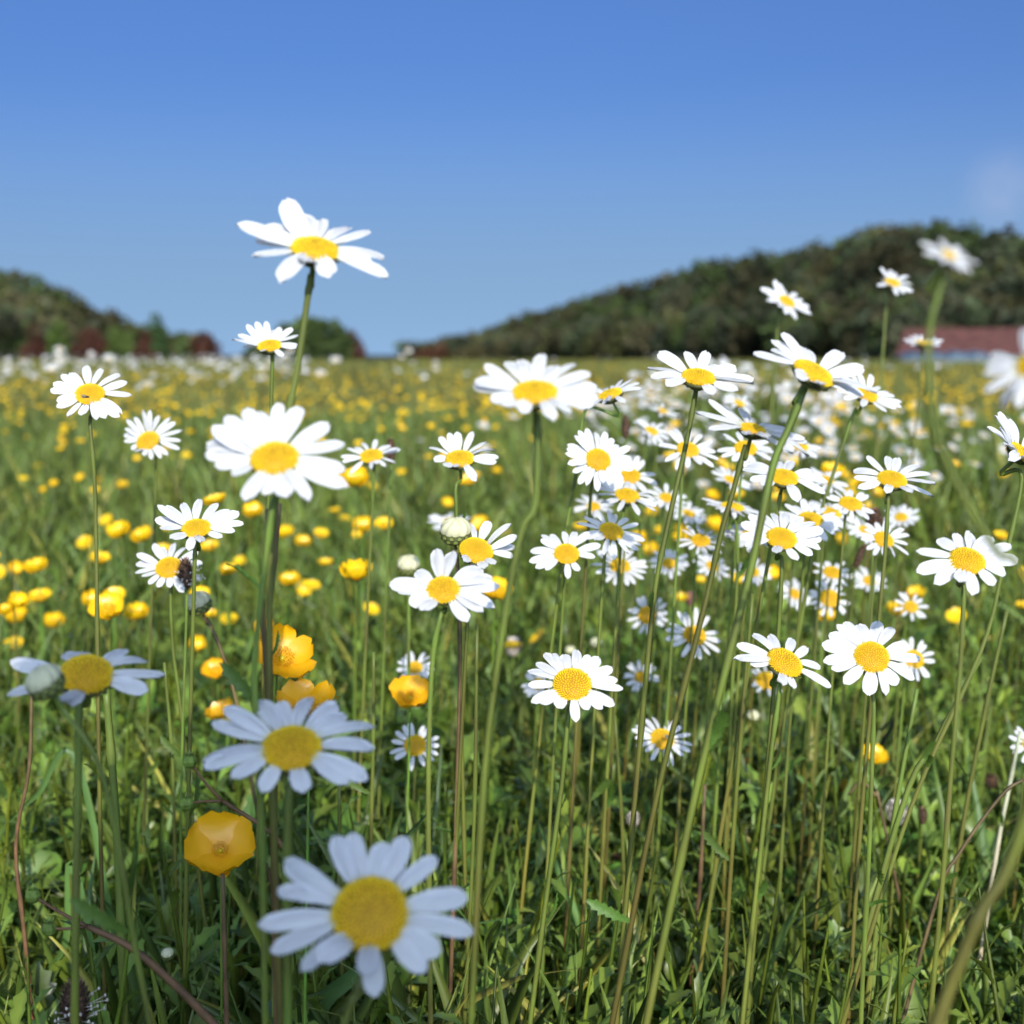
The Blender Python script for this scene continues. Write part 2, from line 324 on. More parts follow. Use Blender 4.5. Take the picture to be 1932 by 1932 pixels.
# ---------------------------------------------------------------- leaf and blade templates
def blade_t(bend, seg=6, wid=1.0, fold=.25):
    v = []; f = []
    for i in range(seg+1):
        t = i/seg; a = bend*t; x = (math.sin(a)/bend if bend else t)*1.0*(t if False else 1)
        x = (1-math.cos(bend*t))/bend; z = math.sin(bend*t)/bend
        ww = .5*wid*(min(1, .55+t*1.5))*(1-t**2.2)+.012
        v += [(x, -ww, z), (x-fold*ww*.6, 0, z), (x, ww, z)]
    for i in range(seg):
        b = i*3; f += [(b, b+1, b+4, b+3), (b+1, b+2, b+5, b+4)]
    c = [(1, 1, 1)]*len(v)
    return np.array(v), [np.array(f)], np.array(c, float)
def lobed_t(seed, seg=11, wid=.17, droop=.5, pet=.3, tooth=.45):
    g = random.Random(seed); v = []; f = []
    for i in range(seg+1):
        t = i/seg
        if t < pet: ww = .018+.02*t
        else:
            u = (t-pet)/(1-pet); ww = wid*(math.sin(math.pi*min(1, u*.85+.08))**.7)*(.55+.6*u)
            ww *= (1+tooth*(.5 if i % 2 else -.5))*g.uniform(.9, 1.1)
        if i == seg: ww = wid*.25
        z = droop*(.5*t-.75*t*t)+g.uniform(-.01, .01); lift = ww*.35
        sk = .05 if (i % 2 and t > pet) else 0
        v += [(t+sk, -ww, z+lift), (t, 0, z), (t+sk, ww*g.uniform(.9, 1.1), z+lift)]
    for i in range(seg):
        b = i*3; f += [(b, b+1, b+4, b+3), (b+1, b+2, b+5, b+4)]
    c = [((1, 1, 1) if k % 3 != 1 else (1.25, 1.2, 1.1)) for k in range(len(v))]
    return np.array(v), [np.array(f)], np.array(c, float)
def clover_t():
    mb = MB()
    for k in range(3):
        a = k*2.094; ca, sa = math.cos(a), math.sin(a); pts = [(0, 0, 0)]
        for x, y, z in [(.45, .30, .10), (.8, .38, .14), (1.0, .22, .10), (.93, 0, .03), (1.0, -.22, .10), (.8, -.38, .14), (.45, -.30, .10)]:
            pts.append((x*ca-y*sa, x*sa+y*ca, z))
        mb.add(pts, [(0, i, i+1) for i in range(1, 7)], lambda p: (1, 1, 1))
    tube(mb, [(0, 0, 0), (.1, 0, -1.2), (.05, .1, -2.6)], .035, 4, (.9, .8, .6), cap=False)
    return mb.arrays()
def shoot_t(seed):
    g = random.Random(seed); mb = MB(); H = 1.0
    pts = [(0.04*math.sin(t*3+seed), .04*math.cos(t*2.5+seed)-.04, t) for t in (0, .25, .5, .75, 1)]
    tube(mb, pts, [.011, .010, .009, .007, .004], 5, (.8, .75, .5), cap=False)
    tl = lobed_t(seed, 7, .16, .4, .05, .5)
    for k in range(9):
        z = .12+.1*k; yaw = k*2.4+g.random(); tt = g.uniform(.3, 1.1); s = g.uniform(.10, .2)*(1.1-.4*z)
        m = rot_mats(np.array([yaw]), np.array([tt]), np.array([0.]), np.array([s]))
        v, f, c = scatter(tl, m, np.array([[0.04*math.sin(z*3+seed), .04*math.cos(z*2.5+seed)-.04, z]]), np.ones((1, 3)))
        b = len(mb.v); mb.v += [tuple(p) for p in v]; mb.f += [tuple(q+b) for q in f[0]]; mb.c += [tuple(x) for x in c]
    return mb.arrays()
BL = [blade_t(b) for b in (.25, .6, 1.0, 1.5)]
LO = [lobed_t(s, wid=w_, droop=d_) for s, w_, d_ in ((1, .17, .5), (2, .13, .8), (3, .20, .3), (4, .15, 1.0))]
OV = [lobed_t(s, 8, w_, d_, .15, .02) for s, w_, d_ in ((5, .22, .5), (6, .16, .8))]
CL = clover_t(); SH = [shoot_t(s) for s in (1, 2, 3)]

def pos_area(n, y0, y1, k=.50, pad=.36, power=1.0, logd=False):
    u = RNG.random(n)
    y = np.exp(np.log(y0)+(np.log(y1)-np.log(y0))*u) if logd else y0+(y1-y0)*u**power
    x = (RNG.random(n)*2-1)*(k*y+pad); return x, y
def clump(x, y, s=3.0):
    return .5+.5*np.sin(x*s*2.1+1.3*np.sin(y*s*1.7))*np.sin(y*s*1.9+1.1*np.sin(x*s*2.6+.7))
def greens(n, base=(1, 1, 1), v=.42, yellow=.3):
    t = np.array(base)[None]*RNG.uniform(1-v, 1+v, (n, 1)); y = RNG.random((n, 1))**2*yellow
    t = t*(1+y*np.array([1.6, .5, -.5])); return t
def blades(n, y0, y1, lmin, lmax, wmin, wmax, up=.35, base=(1, 1, 1), **kw):
    x, y = pos_area(n, y0, y1, **kw); parts = []
    L = RNG.uniform(lmin, lmax, n)*(.65+.5*clump(x, y)); W = RNG.uniform(wmin, wmax, n)
    yaw = RNG.uniform(0, 2*np.pi, n); tilt = RNG.normal(0, up, n); roll = RNG.normal(0, up*.6, n); which = RNG.integers(0, 4, n)
    tn = greens(n, base)
    dry = RNG.random(n) < .06; tn[dry] = np.array([3.2, 1.9, 1.6])*RNG.uniform(.7, 1.1, (dry.sum(), 1))
    z = hump(x, y)
    for k in range(4):
        s = which == k
        m = rot_mats(yaw[s], tilt[s], roll[s], np.stack([L[s], W[s], L[s]], -1))
        parts.append(scatter(BL[k], m, np.stack([x[s], y[s], z[s]-.005], -1), tn[s]))
    return parts
def leaves(tmpls, n, y0, y1, smin, smax, zmin, zmax, tl=(-.1, 1.0), base=(1, 1, 1), vv=.35, **kw):
    x, y = pos_area(n, y0, y1, **kw); parts = []; which = RNG.integers(0, len(tmpls), n)
    s = RNG.uniform(smin, smax, n); yaw = RNG.uniform(0, 2*np.pi, n); tilt = RNG.uniform(tl[0], tl[1], n); roll = RNG.normal(0, .5, n)
    z = hump(x, y)+zmin+(zmax-zmin)*RNG.random(n)**1.6*(.5+.6*clump(x, y, 2.2)); tn = greens(n, base, vv)
    for k, t in enumerate(tmpls):
        q = which == k; parts.append(scatter(t, rot_mats(yaw[q], tilt[q], roll[q], s[q]), np.stack([x[q], y[q], z[q]], -1), tn[q]))
    return parts
def stuff(name, parts, m, label, cat):
    v, f, c = merge(parts); tag(link(name, mesh_np(name, v, f, m, c)), label, cat, kind='stuff')

# near and middle ground cover
stuff('ground_cover', leaves(LO, 31000, .55, 2.6, .016, .048, 0, .13, (.1, 1.35), (1, 1, 1), vv=.5) + leaves(OV, 4000, .55, 2.6, .03, .07, 0, .10, (.1, 1.2), (.8, .95, .8)) +
      leaves([CL], 7000, .55, 2.6, .007, .014, .03, .12, (-.5, .5), (.75, 1.0, .8)),
      M['herb'], 'toothed daisy leaves and clover covering the ground under the stems', 'ground cover')
x, y = pos_area(2400, .6, 3.0); q = RNG.integers(0, 3, 2400); pp = []
for k in range(3):
    s = q == k; n = s.sum()
    pp.append(scatter(SH[k], rot_mats(RNG.uniform(0, 6.3, n), RNG.normal(0, .15, n), RNG.normal(0, .15, n), RNG.uniform(.07, .20, n)), np.stack([x[s], y[s], hump(x[s], y[s])], -1), greens(n, (1, .95, .9))))
stuff('leafy_shoots', pp, M['herb'], 'thin leafy upright shoots mixed into the meadow grass', 'meadow herbs')
stuff('meadow_grass', blades(4400, .6, 3.0, .07, .20, .0025, .006, .25, (.95, 1.0, 1.0)) + blades(10000, 1.6, 3.0, .08, .21, .0025, .005, .22, (1, 1.0, .9)) + blades(20000, .6, 3.0, .06, .19, .001, .0022, .4, (1.1, 1.05, .9)) +
      blades(130, .8, 1.8, .14, .24, .007, .011, .2, (.9, 1.05, 1.3)) +
      blades(46000, 2.6, 8.5, .11, .25, .004, .008, .18, (1.05, 1.0, .9)),
      M['grass'], 'green meadow grass growing thickly between the flower stems', 'grass')
pp = []
for (n, y0, y1, w0, w1) in ((26000, 8, 22, .008, .02), (20000, 20, 60, .02, .06), (14000, 55, 150, .06, .16)):
    pp += blades(n, y0, y1, .14, .27, w0, w1, .18, (1.1, 1.0, .9), logd=True)
stuff('distant_grass', pp, M['far'], 'hazy green grass of the open field stretching to the hills', 'grass')

# ---------------------------------------------------------------- daisy parts
def petal_mesh(seed, nu=9, nv=5):
    g = random.Random(seed); v = []; f = []
    arch = g.uniform(.02, .12); droop = g.uniform(-.02, .14); tw = g.uniform(-.12, .12); bend = g.uniform(-.06, .06); tipw = g.uniform(.86, .93)
    notch = g.choice([0, 0, .015, .03])
    for i in range(nu+1):
        t = i/nu; t2 = t
        prof = (.34+.66*min(1, t/.5)**.8) if t < .5 else 1-.12*((t-.5)/.5)
        if t > tipw-.12: prof *= math.sqrt(max(0, 1-((t-(tipw-.12))/(1.005-(tipw-.12)))**2))
        hw = .5*prof
        for j in range(nv):
            s = j/(nv-1)*2-1
            x = t-notch*(1 if abs(s) < .3 else 0)*(1 if i == nu else 0)
            y = s*hw+bend*t*t*2
            z = arch*math.sin(math.pi*t)-droop*t*t + .05*math.cos(s*math.pi*2)*(1-t*.5) - abs(s)**2*.06*math.sin(math.pi*t)+tw*s*t*.3
            v.append((x, y, z))
    for i in range(nu):
        for j in range(nv-1):
            b = i*nv+j; f.append((b, b+1, b+nv+1, b+nv))
    mb = MB(); mb.add(v, f, lambda p: (1, 1, 1) if p[0] > .16 else (.97, .98, .82))
    return mb.mesh('petal', M['petal'])
PM = [petal_mesh(s) for s in range(14)]
def disc_mesh(n, seed, h=.42):
    g = random.Random(seed); mb = MB(); rings = 7; sides = 28; v = []; f = []
    v.append((0, 0, h*.93))
    for i in range(1, rings+1):
        t = i/rings; r = math.sin(t*math.pi/2); z = h*(math.cos(t*math.pi/2)) - (.16*h*math.exp(-(t/.25)**2))
        for k in range(sides): a = 2*math.pi*k/sides; v.append((r*math.cos(a), r*math.sin(a), z))
    for k in range(sides): v.append((.8*math.cos(2*math.pi*k/sides), .8*math.sin(2*math.pi*k/sides), -.18))
    for k in range(sides): f.append((0, 1+k, 1+(k+1) % sides))
    for i in range(rings):
        b = 1+i*sides
        for k in range(sides): f.append((b+k, b+sides+k, b+sides+(k+1) % sides, b+(k+1) % sides))
    mb.add(v, f, (.6, .45, .8))
    for i in range(n):
        t = math.sqrt((i+.5)/n); a = i*2.39996; th = t*math.pi/2*.99
        r = math.sin(th); z = h*math.cos(th)-(.16*h*math.exp(-(t/.25)**2))
        nr = Vector((math.cos(a)*math.sin(th)*h*1.3, math.sin(a)*math.sin(th)*h*1.3, math.cos(th)+.15)).normalized()
        p = Vector((r*math.cos(a), r*math.sin(a), z)); rr = .62/math.sqrt(n)*1.35; hh = (.045 if t < .6 else .075)*g.uniform(.8, 1.4)
        e1 = nr.orthogonal().normalized(); e2 = nr.cross(e1); ph = g.random()*6
        ring = [p-nr*.02+(e1*math.cos(ph+2*math.pi*k/5)+e2*math.sin(ph+2*math.pi*k/5))*rr for k in range(5)]
        top = [p+nr*hh+(e1*math.cos(ph+2*math.pi*k/5)+e2*math.sin(ph+2*math.pi*k/5))*rr*.55 for k in range(5)]
        b = .9+.25*g.random(); c0 = (b*(1.0 if t > .35 else .88), b*(1.0 if t > .35 else .95), 1)
        mb.add(ring+top+[p+nr*hh*1.15], [(k, (k+1) % 5, 5+(k+1) % 5, 5+k) for k in range(5)]+[(5+k, 5+(k+1) % 5, 10) for k in range(5)], c0)
    return mb.mesh('flower_disc', M['disc'])
DM = [disc_mesh(340, 1), disc_mesh(300, 2, .5)]; DMs = disc_mesh(60, 3, .4)
def bract_mesh():
    mb = MB(); sides = 24; prof = [(.12, -.62), (.55, -.52), (.95, -.26), (1.08, -.06), (.9, .02)]
    v = [(r*math.cos(2*math.pi*k/sides)*(1+.03*(k % 2)), r*math.sin(2*math.pi*k/sides)*(1+.03*(k % 2)), z) for r, z in prof for k in range(sides)]
    mb.add(v, [(i*sides+k, i*sides+(k+1) % sides, (i+1)*sides+(k+1) % sides, (i+1)*sides+k) for i in range(4) for k in range(sides)], (.55, .5, .5))
    for row, (r, z, s) in enumerate([(.5, -.56, .30), (.78, -.42, .32), (1.0, -.22, .30)]):
        for k in range(16):
            a = 2*math.pi*(k+.5*row)/16; ca, sa = math.cos(a), math.sin(a)
            o = Vector((r*ca, r*sa, z)); t = Vector((-sa, ca, 0)); u = Vector((ca*.75, sa*.75, .6)).normalized(); nn = Vector((ca*.6, sa*.6, -.8))
            pts = [o-t*.10+nn*.03, o+t*.10+nn*.03, o+t*.11+u*s*.6+nn*.05, o+u*s+nn*.03, o-t*.11+u*s*.6+nn*.05]
            mb.add(pts, [(0, 1, 2, 3, 4)], (1.3, 1.25, .9)); 
    return mb.mesh('bracts', M['bract'])
BR = bract_mesh()
LEAFM = []
for s_, w_ in ((11, .13), (12, .16), (13, .10)):
    v, f, c = lobed_t(s_, 13, w_, .5, .0, .5); LEAFM.append(mesh_np('leaf', v, f, M['stemleaf'], c))

def frame(n, hint=None):
    n = n.normalized(); h = hint if hint is not None else Vector((1, .13, .07))
    x = (h-n*h.dot(n)).normalized(); y = n.cross(x)
    return x, y, n
def mat4(x, y, z, o): 
    m = Matrix.Identity(4)
    for i in range(3): m[i][0] = x[i]; m[i][1] = y[i]; m[i][2] = z[i]; m[i][3] = o[i]
    return m
def spline(pts, k=6):
    P = [pts[0]*2-pts[1]]+pts+[pts[-1]*2-pts[-2]]; out = []
    for i in range(1, len(P)-2):
        for j in range(k):
            t = j/k; a, b, c, d = P[i-1:i+3]
            out.append(.5*((2*b)+(c-a)*t+(2*a-5*b+4*c-d)*t*t+(3*b-a-3*c+d)*t**3))
    return out+[pts[-1]]
def stem_path(top, n, way, y, slope):
    """way: pixel points in the vertical plane at distance y; then on to the ground"""
    pts = [top]
    if n is not None: pts.append(top-n*.010)
    if way: 
        pts += [at_y(px, py, y+.0*i) for i, (px, py) in enumerate(way)]
        a, b = pts[-2], pts[-1]; dv = (b-a); sx = max(-.35, min(.35, dv.x/max(1e-4, -dv.z)))
    else: sx = slope
    b = pts[-1]; z0 = float(hump(b.x, b.y))-.01; H = b.z-z0
    if H > .03:
        for t in (.35, .7, 1.0): pts.append(Vector((b.x+sx*H*(t-.18*t*t), b.y+.02*math.sin(t*3+b.x*40)*H, b.z-H*t)))
    return spline(pts, 5)
def stem_tint(top, tint, seed):
    g = random.Random(seed+5); k = g.uniform(.1, 1.0); ph = g.random()*6
    def f(p):
        t = min(1, max(0, 1-p[2]/max(.02, top.z))); w = k*t*(1+.25*math.sin(p[2]*60+ph)); v = 1+.12*math.sin(p[2]*140+ph)
        return (tint[0]*(.85+.45*w)*v, tint[1]*(1.15-.45*w)*v, tint[2]*(1.1-.2*w)*v)
    return f
def add_stem(rt, path, r, m='stem', nleaf=0, seed=0, name='stem', tint=(1, 1, 1)):
    base = rt.location; n = len(path); mb = MB()
    tube(mb, [p-base for p in path], [r*(.82+.35*i/n)*(1.25 if i % 9 == 4 else 1) for i in range(n)], 8, stem_tint(path[0]-base, tint, seed), rib=.10)
    st = link(name, mb.mesh('stem', M[m]), rt); g = random.Random(seed)
    for k in range(nleaf):
        i = min(n-3, int(n*(.5+.4*(k+g.random()*.6)/max(1, nleaf)))); p = path[i]-base
        a = g.uniform(0, 6.28); d = Vector((math.cos(a), math.sin(a)*.6, g.uniform(.5, 1.6))).normalized()
        s = g.uniform(.012, .026); x, y_, z_ = d, None, None
        nn = d.orthogonal().normalized(); nn = (nn*1+Vector((0, -.6, 1))).normalized(); nn = (nn-d*nn.dot(d)).normalized()
        lf = link('leaf', LEAFM[k % 3], st); lf.matrix_local = mat4(d*s, nn.cross(d)*s, nn*s, p)
    return st
def C1(s, ox, oy, k=.35156):
    q = [float(z) for z in s.split()]; return [(ox+q[i]*k, oy+q[i+1]*k) for i in range(0, len(q), 2)]
c1 = lambda s: C1(s, 0, 302); c2 = lambda s: C1(s, 641.5, 528.3); c3 = lambda s: C1(s, 1252.8, 377.3); c4 = lambda s: C1(s, 0, 905.6)
c5 = lambda s: C1(s, 641.5, 981.1); c6 = lambda s: C1(s, 1252.8, 905.6); c7 = lambda s: C1(s, 483, 1547.1, .21875); c8 = lambda s: C1(s, 1283, 641.5, .19531)
def pxs(s): return C1(s, 0, 0, 1.0)

def daisy(cx, cy, W, ratio, a, label, tips=None, n=18, size=None, way=None, slope=-.06, disc=None, lift=.1, pw=.36, group='oxeye daisies of the foreground', seed=None, nleaf=1, r=None, grp=True, twist=.22):
    seed = int(cx*7+cy) if seed is None else seed; g = random.Random(seed)
    if size is None: size = .050 if W > 230 else .046 if W > 150 else .042 if W > 105 else .036 if W > 78 else .031
    d = size*F/W; c = at(cx, cy, d)
    th = math.acos(max(.05, min(1, ratio))); ar = R(a)
    nn = (CR*(math.sin(th)*math.cos(ar))+CU*(math.sin(th)*math.sin(ar))+CB*math.cos(th)).normalized()
    L = size/2; rd = (disc if disc else .33*W)/2/F*d
    c = c-nn*rd*.2
    path = stem_path(c-nn*rd*.55, nn, way, c.y+.004, slope)
    rt = root('daisy', path[-1].copy(), label, 'daisy', group if grp else None)
    b = rt.location; X_, Y_, N_ = frame(nn)
    r = r if r else .0012*size/.046
    add_stem(rt, path, r, nleaf=nleaf, seed=seed)
    o = link('flower_disc', DM[seed % 2], rt); o.matrix_local = mat4(X_*rd, Y_*rd, N_*rd, c-b)
    o = link('bracts', BR, rt); o.matrix_local = mat4(X_*rd*1.0, Y_*rd*1.0, N_*rd, c-b)
    ends = []
    if tips:
        for px, py in tips:
            dv = ray(px, py); t = (c-CAM).dot(nn)/dv.dot(nn) if abs(dv.dot(nn)) > 1e-4 else 99
            p = CAM+dv*t; l = (p-c).length
            if not (t > 0 and .62*L <= l <= 1.16*L):
                RR = L*(1.04 if l > L else .78); u = dv.normalized(); oc = c-CAM; tb = oc.dot(u); hh = (oc-u*tb).length
                if hh >= RR: p = c+((CAM+u*tb)-c)
                else:
                    q = math.sqrt(RR*RR-hh*hh); p1, p2 = CAM+u*(tb-q), CAM+u*(tb+q)
                    p = min((p1, p2), key=lambda z: abs((z-c).dot(nn)))
            ends.append(p)
    else:
        n = int(n*1.18); pw *= .9; ph = g.random()*6
        for k in range(n):
            if g.random() < .05: continue
            aa = ph+2*math.pi*(k+g.uniform(-.28, .28))/n; u = X_*math.cos(aa)+Y_*math.sin(aa)
            lf = lift+g.gauss(0, .10); ends.append(c+(u*math.cos(lf)+nn*math.sin(lf))*L*(g.uniform(.88, 1.03) if g.random() > .08 else g.uniform(.6, .8)))
    for k, p in enumerate(ends):
        dv = p-c; hgt = dv.dot(nn); u = (dv-nn*hgt)
        if u.length < 1e-5: continue
        u.normalize(); s = c+u*rd*.80+nn*(rd*g.uniform(-.05, .12)); e = p-s; l = e.length
        xx = e.normalized(); sd = nn.cross(xx)
        if sd.length < .2: sd = CR.copy()
        sd = sd.normalized(); zz = xx.cross(sd).normalized(); zz = (zz+CB*twist); zz = (zz-xx*zz.dot(xx)).normalized(); sd = zz.cross(xx); roll = g.gauss(0, .20)
        q = Quaternion(xx, roll); sd = q@sd; zz = q@zz
        wd = pw*.80*(L-rd*.6)*g.uniform(.85, 1.15)
        o = link('petal', PM[g.randrange(14)], rt); o.matrix_local = mat4(xx*l, sd*wd, zz*l, s-b)
    return rt

G1 = 'oxeye daisies of the foreground'
daisy(595, 466, 285, .50, 78, 'tallest daisy, standing alone against the blue sky', c1('1520 215 1610 262 1715 305 1860 350 1770 615 1640 545 1510 620 1360 490 1275 330 1380 390 1420 340')+pxs('697 436 733 513 700 497 725 478 640 425'), way=pxs('586 520 578 580 560 700 530 860 512 1050 508 1300 515 1500'), disc=88, size=.056, pw=.44, twist=.5)
daisy(508, 650, 130, .52, 92, 'small cupped daisy at the skyline, below and left of the tallest one', c1('1250 955 1275 935 1320 885 1370 868 1425 858 1475 895 1510 890 1565 890 1600 940 1600 985 1595 1005 1520 1045 1400 1020 1300 990'), disc=44)
daisy(169, 741, 155, .72, 80, 'left daisy of the far left pair, with a small fly on its disc', c1('460 1095 540 1105 645 1140 685 1190 708 1250 655 1345 632 1375 570 1385 520 1385 440 1370 360 1365 305 1330 305 1295 270 1230 285 1195 325 1155 375 1130'), disc=53, way=pxs('170 800 178 900 182 1050'))
daisy(278, 831, 112, .82, 110, 'right and smaller daisy of the pair at the far left, with many narrow petals', c1('725 1375 770 1340 800 1345 850 1365 915 1380 940 1405 980 1450 970 1505 965 1550 900 1575 865 1595 815 1603 770 1585 725 1565 700 1545 665 1510 662 1470 668 1435 680 1390'), disc=43, pw=.30)
daisy(518, 861, 268, .64, 88, 'large broad petalled daisy on several olive stems, left of the middle', c1('1310 1320 1385 1335 1490 1305 1600 1315 1760 1410 1850 1510 1850 1640 1850 1740 1665 1805 1545 1810 1320 1820 1410 1775 1240 1670 1150 1620 1095 1510 1095 1560 1130 1440 1200 1380'), disc=88, pw=.42, way=pxs('515 950 502 1050 486 1190 480 1300 492 1500 500 1900'), size=.049)
daisy(700, 858, 112, .55, 95, 'small daisy half hidden behind a brown plantain head, right of the large daisy', n=14, disc=43, pw=.34)
daisy(867, 863, 134, .58, 92, 'daisy alone over blurred buttercups, left of the wide daisy at the skyline', c2('480 890 530 840 580 815 630 810 715 810 780 855 830 900 850 945 840 975 730 1070 620 1000 560 1000 500 960'), disc=52, way=pxs('860 920 862 1000'))
daisy(1010, 737, 240, .48, 90, 'wide flat daisy touching the skyline in the middle of the picture', c2('770 460 900 420 970 410 1075 380 1165 435 1255 430 1340 490 1385 570 1380 620 1350 665 1230 700 1150 730 965 705 870 675 810 645 715 560 720 530'), disc=84, size=.0435, way=pxs('1015 790 1010 950 985 1000 955 1150 915 1450 890 1900'), pw=.40)
daisy(1150, 742, 130, .34, 112, 'daisy seen from the side, tucked behind the wide one at the skyline', n=13, disc=46, lift=.12, way=pxs('1106 772 1091 872 1070 990 1048 1160'))
daisy(1129, 866, 140, .84, 70, 'round daisy crossed by a green stem, above two overlapping daisies', n=20, disc=47, pw=.33, size=.044, lift=.05)
daisy(1190, 897, 112, .72, 85, 'upper daisy of the two tucked under the round one', n=16, disc=38, size=.041)
daisy(1184, 933, 126, .5, 80, 'lower daisy of the two tucked under the round one', n=16, disc=46, pw=.32)
daisy(1154, 1001, 132, .62, 74, 'daisy with blue shaded right petals, just above a smaller pair', n=16, disc=46, pw=.33)
daisy(1069, 1043, 137, .75, 88, 'daisy with a green stem passing in front of its disc, left of the smaller one', c2('1080 1360 1130 1355 1210 1345 1265 1340 1340 1350 1400 1415 1370 1480 1280 1560 1225 1605 1100 1545 1050 1540 1015 1505 1020 1450 1075 1395'), disc=46)
daisy(1170, 1067, 110, .66, 85, 'small daisy directly below the one with blue shaded petals', n=16, disc=38, pw=.33)
daisy(900, 1036, 150, .68, 72, 'daisy behind the tall round bud, partly hidden by it', c2('700 1300 800 1285 905 1300 950 1370 945 1420 935 1480 835 1520 780 1540 660 1500 620 1400'), disc=62, pw=.42)
daisy(836, 1110, 205, .72, 92, 'wide petalled daisy with a brown bud stalk crossing its disc', c2('510 1435 600 1435 760 1530 820 1590 855 1640 830 1735 770 1780 680 1825 375 1740 440 1768 260 1630 400 1560 300 1640'), disc=62, pw=.46, way=pxs('832 1160 815 1260 808 1500 812 1900'))
daisy(370, 994, 165, .58, 88, 'upper daisy of the left pair that stands over the brown seed head', c4('840 140 895 130 970 115 1060 95 1170 110 1230 150 1285 170 1305 225 1260 265 1190 305 1080 325 1010 370 920 305 855 260 830 215'), disc=53, way=pxs('369 1030 366 1110'))
daisy(318, 1069, 130, .75, 90, 'lower daisy of the left pair with the brown seed head against its petals', c4('735 390 820 345 870 350 935 335 990 350 1060 380 1085 440 1075 530 980 600 910 575 850 575 795 555 760 520 722 490 728 440'), disc=48, way=pxs('322 1110 326 1220 340 1330'))
daisy(163, 1268, 285, .58, 78, 'shaded gappy daisy with a big bud in front, at the left edge', c4('345 920 430 910 680 890 790 945 885 1045 790 1130 730 1085 540 945 385 1200 50 985 35 1135 345 1190'), disc=96, size=.056, pw=.34, way=pxs('150 1330 148 1450 142 1800'), r=.0016)
daisy(550, 1406, 325, .57, 88, 'big daisy in blue shade, upper of the two biggest', c4('1390 1160 1500 1190 1650 1145 1810 1185 1195 1210 1130 1310 1085 1480 1090 1530 1240 1590 1400 1655 1620 1665')+pxs('708 1358 706 1402 690 1468 650 1340 655 1475'), disc=108, size=.059, pw=.36, way=pxs('545 1500 542 1700 543 1932'), r=.0016)
daisy(698, 1721, 410, .80, 90, 'nearest and biggest daisy, in blue shade at the bottom', c7('665 130 810 115 1080 190 1310 140 1550 310 1830 640 1880 950 1590 1140 1450 1310 1030 1510 950 1310 560 1190 380 1290 120 1110 10 870 175 580 205 360 1340 390'), disc=140, size=.066, pw=.33, way=pxs('670 1880 650 1932'), r=.0014)
daisy(1080, 1289, 183, .74, 90, 'bright many petalled daisy standing clear of the others in the lower middle', c5('1010 795 1050 755 1095 705 1130 720 1195 715 1275 685 1340 720 1400 735 1460 790 1490 850 1520 900 1475 990 1410 1005 1330 1015 1265 1075 1165 1005 1080 985 1030 975 1010 880'), disc=70, pw=.38, way=pxs('1072 1350 1060 1480 1030 1700 1000 1932'), slope=-.1)
daisy(1016, 1290, 72, .85, 90, 'small cream daisy peeping from behind the bright one in the lower middle', n=15, disc=24)
daisy(783, 1259, 75, .8, 85, 'small daisy right above the open buttercup crossed by stems', n=15, disc=27)
daisy(783, 1406, 98, .88, 90, 'small daisy crossed by two stems, below the open buttercup', n=13, disc=40)
daisy(1222, 1160, 84, .95, 90, 'small round bluish daisy facing us behind a green stem', n=13, disc=34)
daisy(1311, 1198, 112, .78, 80, 'daisy just left of the long leaning stems, right of the small bluish one', n=14, disc=42, pw=.32)
daisy(1210, 1277, 72, .82, 85, 'small cream daisy with uneven petals, below the small bluish one', n=14, disc=24)
daisy(1272, 1322, 54, .95, 90, 'tiny daisy deep in the grass, right of the cream one', n=13, disc=24)
daisy(1250, 1393, 118, .72, 80, 'daisy with a small bee on its disc and drooping right petals', n=15, disc=44, pw=.28, lift=-.05)
daisy(1646, 1238, 182, .82, 88, 'big open daisy on the right with a smaller one behind its right petals', c6('935 765 890 815 850 875 860 970 900 1005 975 1090 1105 1150 1205 1145 1255 1095 1350 1060 1375 955 1320 880 1230 780 1155 745 1040 765 960 760'), disc=64, pw=.44, way=pxs('1648 1320 1645 1450 1640 1600'), slope=-.03)
daisy(1482, 1247, 185, .58, 68, 'daisy tilted to the right with a fat greenish disc and raised petals', c6('480 815 570 815 690 845 775 900 845 995 900 1105 700 1110 640 1085 380 950 400 870 470 975'), disc=68, pw=.36, way=pxs('1470 1300 1455 1420 1430 1650 1400 1932'))
daisy(1446, 1283, 72, .75, 85, 'small daisy hanging just under the tilted one', n=11, disc=38, slope=-.02)
daisy(1725, 1243, 92, .85, 75, 'smaller daisy half hidden behind the big open one on the right', n=14, disc=38, size=.036)
daisy(1826, 1055, 197, .65, 85, 'wide daisy near the right edge with a stem shadow across its petals', c6('1470 310 1560 285 1655 265 1750 300 1860 335 1910 420 1840 490 1770 560 1665 610 1600 535 1450 545 1355 480 1355 375'), disc=66, pw=.44, way=pxs('1818 1110 1812 1250 1795 1450 1775 1700'), slope=-.05)
daisy(1928, 852, 180, .5, 55, 'daisy cut by the right edge of the picture, petals spread to the left', n=15, disc=54, lift=.25, way=pxs('1928 900 1890 1080 1850 1230 1720 1520 1600 1900'))
daisy(1683, 902, 158, .52, 85, 'flat daisy near the right with blurred field to its right', c3('1085 1375 1200 1365 1260 1380 1370 1410 1430 1455 1455 1500 1450 1575 1330 1560 1200 1565 1050 1540 1020 1495 1015 1445'), disc=54, way=pxs('1676 935 1670 1040 1660 1150'))
daisy(1606, 949, 105, .55, 80, 'right one of three daisies crowded under the flat daisy', n=14, disc=44)
daisy(1568, 966, 105, .45, 75, 'middle one of three crowded daisies, its petals pointing left', n=13, disc=40, size=.040)
daisy(1530, 978, 125, .55, 85, 'left one of three crowded daisies, its disc crossed by a stem', n=15, disc=46)
